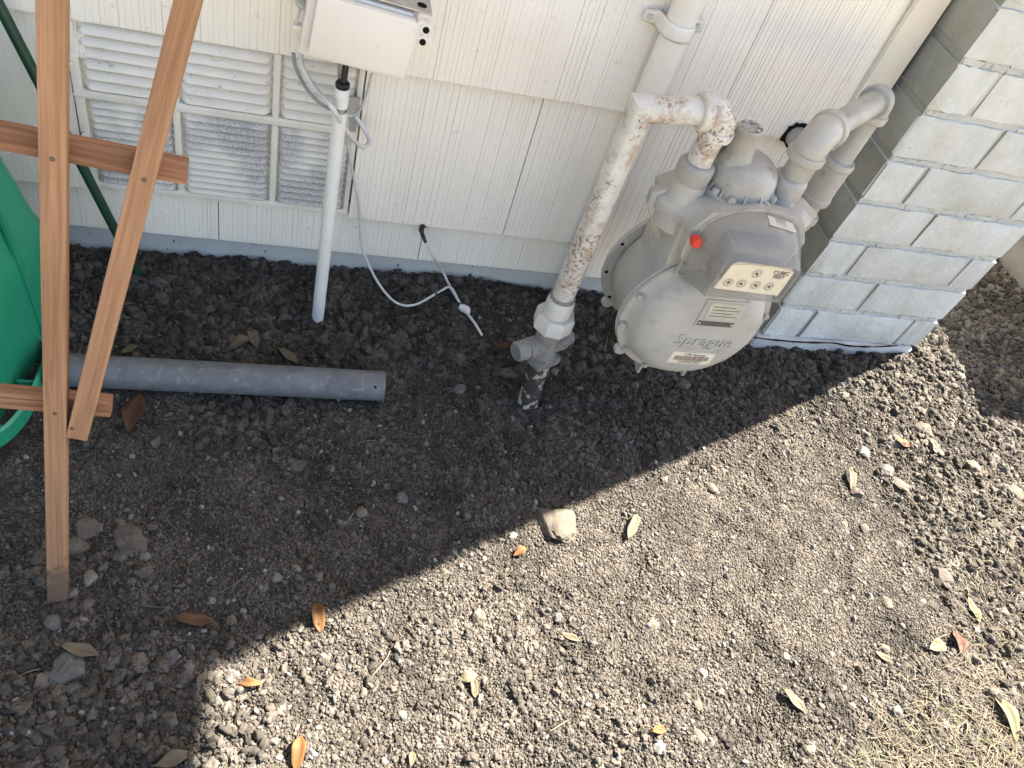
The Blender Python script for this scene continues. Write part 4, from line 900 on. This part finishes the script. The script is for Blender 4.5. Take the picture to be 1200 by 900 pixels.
# nothing under walls or inside solid things
keep &= ~((x > PX0 - 0.01) & (x < PX1 + 0.0) & (y > PY - 0.012)); keep &= ~((x < -0.345) & (y > 0.665) & (y < 0.955)); keep &= ~((x > 1.835) & (y > 0.995))
keep &= ~((y > 1.072) & (x < PX0))
cam_px = (np.stack([x, y, np.zeros(N)], 1) - CAM) @ RW; u_ = 600 + FPX * cam_px[:, 0] / cam_px[:, 2]; v_ = 450 + FPX * cam_px[:, 1] / cam_px[:, 2]
far_out = (u_ < -130) | (u_ > 1330) | (v_ > 1000); keep &= ~(far_out & (rng.random(N) < 0.75))
x = x[keep]; y = y[keep]; n_ = len(x)
s = 0.00105 * (1 - rng.random(n_)) ** (-1 / 2.15); s = np.where(s > 0.0054, 0.0025 + 0.003 * rng.random(n_), s) * (0.75 + 0.45 * rough_mask(x, y))
s *= np.where((y > 0.86) | (x > 1.08), 1.7, np.where((x < 0.02), 1.45, np.where(y > 0.98 - (1.31 - x) * 0.45, 1.25, 1.0)))
z = hfull(x, y) + s * 0.12
scatter('soil_crumbs', cc, np.stack([x, y, z], 1), s, rng.uniform(0, 6.28, (n_, 3)), rng.integers(0, 10, n_), 'loose crumbs of dry soil covering the ground', 'soil')
pinch = variant_coll('pinch_kind', [cluster_mesh('pinch', 60 + i, 26) for i in range(8)])
Nf = 52000; x = rng.uniform(-0.5, 1.7, Nf); y = rng.uniform(0.15, 1.06, Nf)
keep = ~((x > PX0 - 0.02) & (x < PX1 + 0.005) & (y > PY - 0.02)) & ~((x < -0.32) & (y > 0.66))
cam_px = (np.stack([x, y, np.zeros(Nf)], 1) - CAM) @ RW; u_ = 600 + FPX * cam_px[:, 0] / cam_px[:, 2]; v_ = 450 + FPX * cam_px[:, 1] / cam_px[:, 2]
keep &= (u_ > -60) & (u_ < 1260) & (v_ < 950); x = x[keep]; y = y[keep]; nf = len(x)
scatter('fine_soil', pinch, np.stack([x, y, hfull(x, y)], 1), rng.uniform(0.007, 0.013, nf), np.stack([np.zeros(nf), np.zeros(nf), rng.uniform(0, 6.28, nf)], 1), rng.integers(0, 8, nf), 'finest grains of dry soil between the crumbs', 'soil')
# pale limestone grit mixed through the soil
mats['grit'] = pm('pale_grit', (0.17, 0.16, 0.145), (0.11, 0.102, 0.09), 300, 0.8, 0.3, 600, spec=0.2, rnd=0.45)
grit = variant_coll('grit_kind', [rock_mesh('grit', 80 + i, 2, 'grit', 0.75, 0.4, 3) for i in range(5)])
Ng = 5200; x = rng.uniform(-0.5, 1.7, Ng); y = rng.uniform(0.15, 1.055, Ng)
keep = ~((x > PX0 - 0.02) & (x < PX1 + 0.005) & (y > PY - 0.02)) & ~((x < -0.32) & (y > 0.62)); x = x[keep]; y = y[keep]; ng_ = len(x)
s = np.minimum(0.0010 * (1 - rng.random(ng_)) ** (-1 / 2.2), 0.0038)
scatter('pale_grit', grit, np.stack([x, y, hfull(x, y) + s * 0.9], 1), s, rng.uniform(0, 6.28, (ng_, 3)), rng.integers(0, 5, ng_), 'tiny pale grit sprinkled through the soil', 'grit')
# beyond the pier and the far right, deeper ground strip
N2 = 16000; x = rng.uniform(1.32, 1.98, N2); y = rng.uniform(1.06, 1.75, N2); k_ = ~((x > 1.835)); x = x[k_]; y = y[k_]; n2 = len(x)
s = np.minimum(0.0022 * (1 - rng.random(n2)) ** (-1 / 2.1), 0.010); z = hfull(x, y) + s * 0.25
scatter('soil_crumbs', cc, np.stack([x, y, z], 1), s, rng.uniform(0, 6.28, (n2, 3)), rng.integers(0, 10, n2), 'coarse soil crumbs in the gap beside the pier', 'soil')

# ------------------------------------------------------------------ STONES
kinds = {'g': 'grey_stone', 'n': 'brown_stone', 'b': 'beige_stone', 'p': 'pale_stone'}
big = [ # px, py, size px, kind, flatness, label
 (652, 614, 46, 'b', 0.5, 'largest beige stone in the sun, just outside the shadow edge'),
 (561, 721, 27, 'b', 0.7, 'rounded beige stone in the sun near the bottom centre'),
 (152, 630, 44, 'n', 0.6, 'large brown grey stone in the shade right of the trellis foot'),
 (142, 648, 21, 'g', 0.7, 'small grey stone touching the large brown stone by the trellis foot'),
 (100, 616, 38, 'n', 0.6, 'brown angular stone just right of the trellis upright above its foot'),
 (86, 634, 34, 'b', 0.55, 'flat tan stone behind the foot of the trellis upright'),
 (46, 647, 24, 'b', 0.6, 'tan stone left of the trellis upright near its foot'),
 (33, 666, 20, 'g', 0.7, 'dark grey stone left of the trellis foot'),
 (169, 668, 23, 'n', 0.7, 'brown stone below the large brown stone right of the trellis foot'),
 (104, 674, 21, 'p', 0.6, 'knobbly whitish stone right of the trellis foot'),
 (82, 691, 22, 'g', 0.7, 'smooth grey stone against the right side of the trellis foot'),
 (101, 705, 23, 'n', 0.7, 'brown stone just below the trellis foot'),
 (62, 727, 26, 'g', 0.55, 'light grey angular stone below the trellis foot'),
 (96, 723, 17, 'p', 0.6, 'small pale stone below and right of the trellis foot'),
 (80, 780, 46, 'g', 0.7, 'largest grey stone in the lower left corner, under the tan leaf'),
 (133, 773, 25, 'g', 0.65, 'oval dark stone with pale rim right of the largest grey stone'),
 (162, 772, 27, 'n', 0.7, 'red brown stone in the cluster at lower left'),
 (148, 756, 20, 'g', 0.6, 'grey stone above the red brown stone at lower left'),
 (48, 793, 28, 'n', 0.7, 'brown stone left below the largest grey stone'),
 (84, 804, 24, 'g', 0.7, 'grey brown stone directly under the largest grey stone'),
 (66, 811, 24, 'b', 0.7, 'tan pitted stone under the largest grey stone'),
 (106, 808, 22, 'n', 0.7, 'dark brown stone lower right of the largest grey stone'),
 (224, 783, 25, 'p', 0.5, 'pale flat stone at the bend of the shadow edge'),
 (200, 767, 26, 'g', 0.6, 'grey stone left above the pale flat stone at the shadow bend'),
 (190, 798, 20, 'n', 0.6, 'small brown stone left below the pale flat stone at the shadow bend'),
 (123, 847, 17, 'g', 0.7, 'grey stone low in the shade at lower left'),
 (180, 836, 14, 'p', 0.7, 'small white stone near the lower end of the shadow edge'),
 (167, 877, 17, 'b', 0.7, 'tan stone near the bottom edge in the shade'),
 (187, 882, 18, 'g', 0.7, 'grey stone near the bottom edge beside the tan leaf'),
 (324, 677, 14, 'p', 0.6, 'small white pebble in the shade above the orange leaf'),
 (373, 675, 16, 'b', 0.6, 'pinkish tan pebble in the shade above the orange leaf'),
 (473, 582, 24, 'g', 0.7, 'grey stone in the middle of the shaded soil'),
 (350, 541, 26, 'b', 0.5, 'flat tan stone in the shaded soil below the loose pipe'),
 (389, 546, 14, 'p', 0.6, 'small white oval pebble in the shade below the loose pipe'),
 (597, 436, 27, 'n', 0.6, 'smooth red brown stone left of the buried riser pipe'),
 (662, 421, 20, 'b', 0.8, 'tan stone right below the shutoff valve'),
 (683, 425, 24, 'g', 0.8, 'smooth grey stone right of the shutoff valve'),
 (652, 432, 16, 'g', 0.8, 'grey pebble against the buried riser pipe'),
 (679, 452, 11, 'p', 0.7, 'small white pebble right of the buried riser pipe'),
 (601, 490, 10, 'p', 0.7, 'tiny white pebble below the buried riser pipe'),
 (540, 419, 19, 'n', 0.7, 'brown stone on the shaded soil left of the valve'),
 (1139, 553, 29, 'b', 0.75, 'rounded beige stone in the sun at right, below the pier shadow'),
 (1106, 674, 30, 'n', 0.8, 'dark upright brown stone in the sun at right'),
 (1080, 504, 27, 'b', 0.5, 'flat orange tan stone in the sun below the pier corner'),
 (1094, 524, 30, 'b', 0.5, 'cracked tan clod below the flat orange tan stone at right'),
 (1166, 613, 21, 'b', 0.8, 'round tan stone near the right edge in the sun'),
 (1193, 574, 24, 'b', 0.6, 'tan stone cut by the right edge of the picture'),
 (1040, 550, 24, 'g', 0.7, 'grey clod in the sun left of the rounded beige stone at right'),
 (1058, 567, 26, 'b', 0.5, 'long tan clod in the sun at right centre'),
 (1006, 575, 20, 'n', 0.8, 'dark brown clod in the sun right of the smooth soil patch'),
 (950, 877, 20, 'b', 0.7, 'beige stone near the bottom edge under the pale fallen leaf'),
 (1107, 847, 17, 'p', 0.5, 'flat pale stone among the dry grass'),
 (1054, 832, 19, 'g', 0.7, 'grey stone at the edge of the dry grass'),
 (766, 730, 15, 'b', 0.6, 'round yellowish pebble in the sun right of centre'),
 (715, 773, 16, 'b', 0.6, 'triangular cream pebble in the sun at lower centre'),
 (600, 628, 15, 'p', 0.7, 'white pebble in the sun left of the largest beige stone'),
 (566, 636, 17, 'b', 0.6, 'yellow tan pebble at the shadow edge left of the largest beige stone'),
 (521, 670, 15, 'b', 0.6, 'yellowish pebble just outside the middle of the shadow edge'),
 (774, 876, 18, 'p', 0.7, 'pale stone near the bottom edge at centre right'),
 (366, 884, 15, 'p', 0.6, 'white stone beside the orange leaf at the bottom edge'),
 (654, 722, 16, 'g', 0.8, 'round grey pebble in the sun below the largest beige stone'),
 (240, 438, 20, 'g', 0.7, 'grey stone lying close above the loose pipe'),
 (186, 329, 24, 'g', 0.7, 'dark grey stone at the foot of the green stake'),
 (344, 393, 19, 'g', 0.8, 'speckled grey stone between conduit and loose pipe'),
 (1185, 386, 22, 'b', 0.4, 'pale angular chip in the shade right of the pier'),
]
placed = []
used = {}
def stone(name, px_, py_, size, kind, flat, label, seed, group=None, gpos=None, me=None, cat='stone'):
    P = gp(px_, py_, 0.003) if gpos is None else np.array((gpos[0], gpos[1], 0))
    r = size if gpos is not None else pxsize(P, size) / 2
    if me is None: me = rock_mesh(name, seed, 4, kinds[kind], flat * 0.95, 0.34, 8, 1.0)
    o = link(name, me, None, (P[0], P[1], Hb(P[0], P[1]) + r * flat * 0.12 + 0.001)); o.scale = (r, r, r)
    o.rotation_euler = (random.uniform(-.25, .25), random.uniform(-.25, .25), random.uniform(0, 6.28))
    placed.append((P[0], P[1], r)); return tag(o, label, cat, group)
for i, (a, b, sz, kd, fl, lb) in enumerate(big): stone('stone', a, b, sz * (0.95 if i == 0 else 0.84), kd, fl, lb, 500 + i)
lib = {k: [rock_mesh('pebble', 900 + 10 * i + j, 2, kinds[k], random.uniform(0.55, 0.8), 0.36, 5) for j in range(4)] for i, k in enumerate('gnbp')}
names = {'g': 'grey', 'n': 'brown', 'b': 'tan', 'p': 'whitish'}
marks = [(372, 375, 'the conduit foot'), (618, 470, 'the buried riser pipe'), (452, 453, 'the loose pipe end'), (158, 484, 'the dark curled leaf'), (65, 700, 'the trellis foot'), (152, 630, 'the large brown stone'),
 (80, 780, 'the largest grey stone'), (228, 727, 'the level dark brown leaf'), (373, 722, 'the orange leaf at the shadow edge'), (294, 801, 'the small orange leaf'), (349, 884, 'the orange leaf at the bottom edge'),
 (652, 614, 'the largest beige stone'), (561, 721, 'the rounded beige stone'), (556, 800, 'the two cream chips'), (743, 615, 'the narrow pale leaf'), (932, 821, 'the pale pointed leaf'), (766, 730, 'the yellowish round pebble'),
 (1106, 674, 'the dark upright stone'), (1139, 553, 'the rounded stone at right'), (1146, 712, 'the pale green leaf'), (1182, 838, 'the long olive leaf'), (1080, 504, 'the flat orange tan stone'), (1055, 412, 'the pier corner'),
 (790, 440, 'the gas meter'), (281, 402, 'the dull brown leaf'), (546, 362, 'the cable splice'), (473, 582, 'the grey stone in mid shade'), (350, 541, 'the flat tan stone'), (900, 470, 'the shadow edge by the pier'), (880, 640, 'the smooth soil patch'),
 (224, 783, 'the pale flat stone'), (1185, 386, 'the pale chip beyond the pier'), (772, 855, 'the rust orange leaf scrap'), (166, 322, 'the green stake foot'), (640, 540, 'the shaded soil below the riser')]
cnt = 0; tries = 0
while cnt < 230 and tries < 6000:
    tries += 1
    px_ = random.uniform(-10, 1210); py_ = random.uniform(300, 905); P = gp(px_, py_)
    if P[1] > 1.055 or P[1] < 0.2: continue
    if PX0 - .02 < P[0] < PX1 + 0.01 and P[1] > PY - 0.02: continue
    if P[0] < -0.33 and P[1] > 0.63: continue
    if abs(P[1] - 0.787) < 0.045 and P[0] < 0.18: continue
    if P[0] > 1.8 and P[1] > 0.95: continue
    dens = 0.35 + 0.65 * (px_ < 420 or px_ > 960 or py_ < 480)
    if random.random() > dens: continue
    sz = min(6 + random.expovariate(1 / 2.8), 16); r = pxsize(P, sz) / 2
    if any(math.hypot(P[0] - q[0], P[1] - q[1]) < 0.8 * (r + q[2]) for q in placed): continue
    sh = in_shade(P[0], P[1]); kd = random.choices('gnbp', (6, 3, 1.6, 0.6) if sh else (3, 2, 4, 1))[0]
    where = 'shaded' if sh else 'sunlit'
    lm = min(marks, key=lambda q: math.hypot(q[0] - px_, q[1] - py_)); dx_, dy_ = px_ - lm[0], py_ - lm[1]
    side = ('right of' if dx_ > 0 else 'left of') if abs(dx_) > abs(dy_) else ('below' if dy_ > 0 else 'above')
    sw = 'tiny' if sz < 7.5 else ('small' if sz < 10 else 'larger')
    stone('pebble', 0, 0, r, kd, 0.7, '%s %s pebble %s %s' % (sw, names[kd], side, lm[2]), 0, '%s pebbles on the %s soil' % (names[kd], where), (P[0], P[1]), random.choice(lib[kd]), 'pebble')
    cnt += 1

dups = {}
for o in C.objects:
    if o.name.startswith('pebble') and o.parent is None: dups.setdefault(o['label'], []).append(o)
ordn = ['first', 'second', 'third', 'fourth', 'fifth', 'sixth', 'seventh', 'eighth', 'ninth', 'tenth']
for lb_, os_ in dups.items():
    if len(os_) < 2: continue
    os_.sort(key=lambda q: float((RW.T @ (np.array(q.location) - CAM))[0] / (RW.T @ (np.array(q.location) - CAM))[2]))
    for i_, q in enumerate(os_): q['label'] = lb_ + (', ' + (('the left one', 'the right one')[i_] if len(os_) == 2 else ordn[min(i_, 9)] + ' from left'))

# ------------------------------------------------------------------ LEAVES
def leaf(px_, py_, length, ang, mat, label, wid=0.3, curl=0.25, lift=0.006, seed=0, tilt=0.0, name='fallen_leaf'):
    P = gp(px_, py_, 0.006); ln_ = pxsize(P, length); r = random.Random(seed); vs = []; fs = []; NL = 12
    # image angle -> ground direction
    a = gp(px_ + math.cos(ang) * 5, py_ + math.sin(ang) * 5, 0.006) - P; hd = math.atan2(a[1], a[0]); ln_ *= np.linalg.norm(a) / pxsize(P, 5)
    for i in range(NL + 1):
        t = i / NL; wv = wid * ln_ * 0.5 * (math.sin(PI * min(1, t * 1.02)) ** 0.8) * (1 + 0.12 * math.sin(9 * t + seed)) + 0.0004
        zc = curl * ln_ * (0.25 - (t - 0.5) ** 2) * r.choice([1, 1]) + 0.05 * ln_ * math.sin(5 * t + seed)
        for k_, sx in enumerate((-1, -0.5, 0, 0.5, 1)):
            vs.append(((t - 0.5) * ln_, sx * wv, zc + abs(sx) ** 1.4 * wv * (0.45 + 0.2 * math.sin(seed + 7 * t)) - 0.06 * wv * (k_ == 2)))
    for i in range(NL):
        for k_ in range(4): fs.append((i * 5 + k_, i * 5 + k_ + 1, i * 5 + 6 + k_, i * 5 + 5 + k_))
    mb = MB().add(vs, fs); mb.sweep([(-0.62 * ln_, 0, 0.002), (-0.5 * ln_, 0, 0.0), (0.3 * ln_, 0, curl * ln_ * 0.2 + 0.0002)], [0.0006, 0.0006, 0.0002], 5)
    o = link(name, mesh_of(mb, name, mat, 60), None, (P[0], P[1], Hb(P[0], P[1]) + lift + (0.005 if P[1] > 0.8 or P[0] < 0 else 0.0))); o.rotation_euler = (tilt, r.uniform(-.15, .15), hd)
    o.modifiers.new('thick', 'SOLIDIFY').thickness = 0.0003
    return tag(o, label, 'leaf')
D = math.radians
for i, a in enumerate([
 (373, 722, 36, D(80), 'leaf_orange', 'bright orange brown leaf standing at the shadow edge', .42, .35),
 (228, 727, 46, D(3), 'leaf_brown', 'dark brown leaf lying level in the shade at lower left', .34, .2),
 (94, 761, 46, D(14), 'leaf_tan', 'tan folded leaf above the largest grey stone', .33, .3),
 (158, 484, 48, D(108), 'leaf_brown', 'dark brown curled leaf just below the loose pipe', .40, .3),
 (205, 891, 46, D(-18), 'leaf_tan', 'tan leaf cut by the bottom edge at the shadow border', .4, .2),
 (294, 801, 27, D(0), 'leaf_orange', 'small orange leaf in the sun right of the shadow bend', .34, .2),
 (349, 884, 42, D(98), 'leaf_orange', 'orange yellow leaf at the bottom edge beside white stones', .42, .3),
 (743, 615, 32, D(112), 'leaf_pale', 'narrow pale leaf in the sun right of the largest beige stone', .28, .2),
 (932, 821, 40, D(46), 'leaf_pale', 'pale pointed leaf on the soil above the bottom edge at right', .32, .2),
 (1146, 712, 34, D(66), 'leaf_olive', 'pale green leaf near the right edge above the red brown leaf', .34, .2),
 (1124, 752, 32, D(82), 'leaf_red', 'shiny red brown leaf standing near the dry grass', .45, .3),
 (1182, 838, 68, D(66), 'leaf_olive', 'long pale olive leaf on the dry grass at the right edge', .30, .15),
 (281, 402, 30, D(160), 'leaf_tan', 'dull brown leaf in the shade above the loose pipe', .45, .3),
 (297, 396, 22, D(70), 'leaf_tan', 'small upright brown leaf next to the dull brown leaf above the loose pipe', .45, .3),
 (338, 417, 28, D(40), 'leaf_tan', 'thin tan leaf resting near the top of the loose pipe', .35, .3),
 (152, 409, 22, D(-25), 'leaf_olive', 'olive tan leaf tip behind the loose pipe near the trellis', .4, .3),
 (589, 407, 24, D(-4), 'leaf_red', 'dull red brown leaf left of the shutoff valve', .4, .25),
 (236, 798, 22, D(115), 'leaf_pale', 'pale orange leaf scrap at the bend of the shadow edge', .4, .3),
 (549, 793, 22, D(-15), 'leaf_pale', 'upper of two cream chips in the sun at lower centre', .6, .2),
 (556, 805, 24, D(80), 'leaf_pale', 'lower of two cream chips in the sun at lower centre', .4, .2),
 (772, 855, 18, D(-15), 'leaf_orange', 'small rust orange leaf scrap at lower centre', .5, .2),
 (1036, 770, 24, D(36), 'leaf_pale', 'pale leaf scrap left of the dry grass', .35, .2),
 (1097, 758, 20, D(-20), 'leaf_pale', 'pale torn leaf left of the red brown leaf', .5, .3),
 (610, 646, 17, D(-30), 'leaf_orange', 'crumpled orange leaf scrap below the largest beige stone', .5, .4),
 (483, 888, 20, D(95), 'leaf_pale', 'pale leaf tip at the bottom edge left of centre', .4, .2),
 (1000, 560, 26, D(80), 'leaf_pale', 'curled pale leaf in the sun above the dark brown clod', .3, .4),
 (1172, 812, 26, D(60), 'leaf_tan', 'tan leaf tucked above the long olive leaf', .35, .3),
 (1060, 518, 20, D(20), 'leaf_orange', 'yellow orange leaf scrap below the flat orange tan stone', .5, .3),
 (670, 745, 24, D(25), 'leaf_pale', 'narrow cream leaf in the sun below the round grey pebble', .3, .2),
]): leaf(*a, seed=i)

# ------------------------------------------------------------------ TWIGS AND STRAWS
def twig(px_, py_, length, ang, mat, label, r=0.0011, seed=0, bend=0.15, group=None, name='twig'):
    rr = random.Random(seed); P = gp(px_, py_, 0.006); a = gp(px_ + math.cos(ang) * 5, py_ + math.sin(ang) * 5, 0.006) - P
    ln_ = length * np.linalg.norm(a) / 5; d = a / np.linalg.norm(a); nrm = np.array((-d[1], d[0], 0)); k1, k2 = rr.uniform(-bend, bend), rr.uniform(-bend, bend)
    pts = []
    for t in np.linspace(-0.5, 0.5, 7):
        q = P + d * ln_ * t + nrm * ln_ * (k1 * (0.25 - t * t) * 2 + k2 * t * (0.25 - t * t) * 4); q[2] = Hb(q[0], q[1]) + 0.0045 + 0.05 * ln_ * (0.25 - t * t) * 4 * rr.random(); pts.append(q)
    o = single(name, MB().sweep(pts, [r * (1 - 0.45 * abs(t)) for t in np.linspace(-1, 1, 7)], 6), mat, label, 'twig', tuple(P), 60, group); return o
for i, (a, b, ln_, an, mt, lb) in enumerate([
 (378, 583, 28, D(40), 'straw', 'pale straw in the shade below the loose pipe'),
 (410, 603, 22, D(-52), 'straw', 'pale short straw in the shade right of the bent straw'),
 (430, 517, 26, D(-6), 'straw', 'pale flat straw on the shaded soil right of the pipe end'),
 (200, 610, 22, D(45), 'twig', 'thin twig in the shade right of the large brown stone'),
 (180, 708, 40, D(2), 'straw', 'long pale straw above the dark brown leaf at lower left'),
 (130, 740, 30, D(68), 'straw', 'wedge shaped pale splinter in the stone cluster at lower left'),
 (32, 783, 30, D(-14), 'straw', 'pale straw at the left edge beside the largest grey stone'),
 (445, 780, 44, D(-55), 'twig', 'dark thin twig standing in the sunlit soil at lower centre'),
 (708, 405, 46, D(-68), 'twig', 'dry grass stem left below the gas meter'),
 (700, 432, 30, D(38), 'twig', 'short grass stem on the shaded soil below the gas meter'),
 (1075, 590, 42, D(50), 'twig', 'grey twig in the sun at right centre'),
 (655, 850, 26, D(-32), 'straw', 'bent pale straw in the sun near the bottom edge'),
 (1133, 765, 26, D(95), 'straw', 'pale upright straw beside the red brown leaf'),
 (280, 680, 34, D(-35), 'straw', 'fine pale stem in the shade above the dark brown leaf'),
 (395, 348, 30, D(38), 'straw', 'pale stem on the soil right of the conduit foot'),
 (1060, 440, 30, D(55), 'twig', 'thin twig on the sunlit mound below the pier corner')]):
    twig(a, b, ln_, an, mt, lb, 0.0012 if mt == 'twig' else 0.0010, i)
# fine straw and root fibres: too many to count
fib = MB()
def blade(mb, P, hd, ln_, wd, el, curl, rr):
    d = np.array((math.cos(hd) * math.cos(el), math.sin(hd) * math.cos(el), math.sin(el))); sd2 = np.array((-math.sin(hd), math.cos(hd), 0)); vs = []; q = np.array(P, float); S = 5
    for i in range(S + 1):
        t = i / S; wv = wd * (1 - t * 0.85) * 0.5; vs += [q - sd2 * wv, q + sd2 * wv + np.array((0, 0, wv * 0.5))]
        h2 = hd + curl * t; e2_ = el - el * 1.5 * t; q = q + np.array((math.cos(h2) * math.cos(e2_), math.sin(h2) * math.cos(e2_), math.sin(e2_))) * ln_ / S
    mb.add(vs, [(2 * i, 2 * i + 1, 2 * i + 3, 2 * i + 2) for i in range(S)])
rr = random.Random(3)
for i in range(520):
    x = rr.uniform(-0.4, 1.7); y = rr.uniform(0.2, 1.05)
    if (PX0 - .03 < x < PX1 + .02 and y > PY - .03) or (x < -.33 and y > .63) or (abs(y - .787) < .05 and x < .2): continue
    dens = 0.35 + 0.6 * (x > 1.1) + 0.5 * (x < 0.0)
    if rr.random() > dens: continue
    blade(fib, (x, y, Hb(x, y) + 0.005), rr.uniform(0, 6.28), rr.uniform(0.008, 0.03), rr.uniform(0.0006, 0.0014), rr.uniform(0, 0.25), rr.uniform(-1.2, 1.2), rr)
o = link('straw_fibres', mesh_of(fib, 'straw_fibres', 'straw', 60)); tag(o, 'fine dry straw and root fibres strewn over the soil', 'straw', kind='stuff')
dg_ = MB(); gr_ = MB(); c0 = gp(1200, 900); n_b = 0
while n_b < 4800:
    px_ = rr.uniform(960, 1290); py_ = rr.uniform(540, 960)
    wgt = max(-0.3, (px_ - 1035) / 165) * 0.85 + max(-0.35, (py_ - 765) / 135) * 0.60
    if wgt < rr.uniform(0.10, 1.5): continue
    P = gp(px_, py_)
    tgt = gr_ if rr.random() < 0.015 else dg_
    blade(tgt, (P[0], P[1], Hb(P[0], P[1]) + rr.uniform(0.001, 0.008)), rr.gauss(-0.6, 0.9) + rr.choice((0, PI)), rr.uniform(0.008, 0.038), rr.uniform(0.0006, 0.0019), rr.uniform(0, 0.45), rr.uniform(-0.7, 0.7), rr); n_b += 1
o = link('dry_grass', mesh_of(dg_, 'dry_grass', 'straw', 60)); tag(o, 'matted dry straw coloured grass in the lower right corner', 'grass', kind='stuff')
mats['greenblade'] = leaf_mat('green_blade', (0.045, 0.065, 0.018), (0.075, 0.085, 0.03))
o = link('green_grass', mesh_of(gr_, 'green_grass', 'greenblade', 60)); tag(o, 'few living green blades among the dry grass', 'grass', kind='stuff')
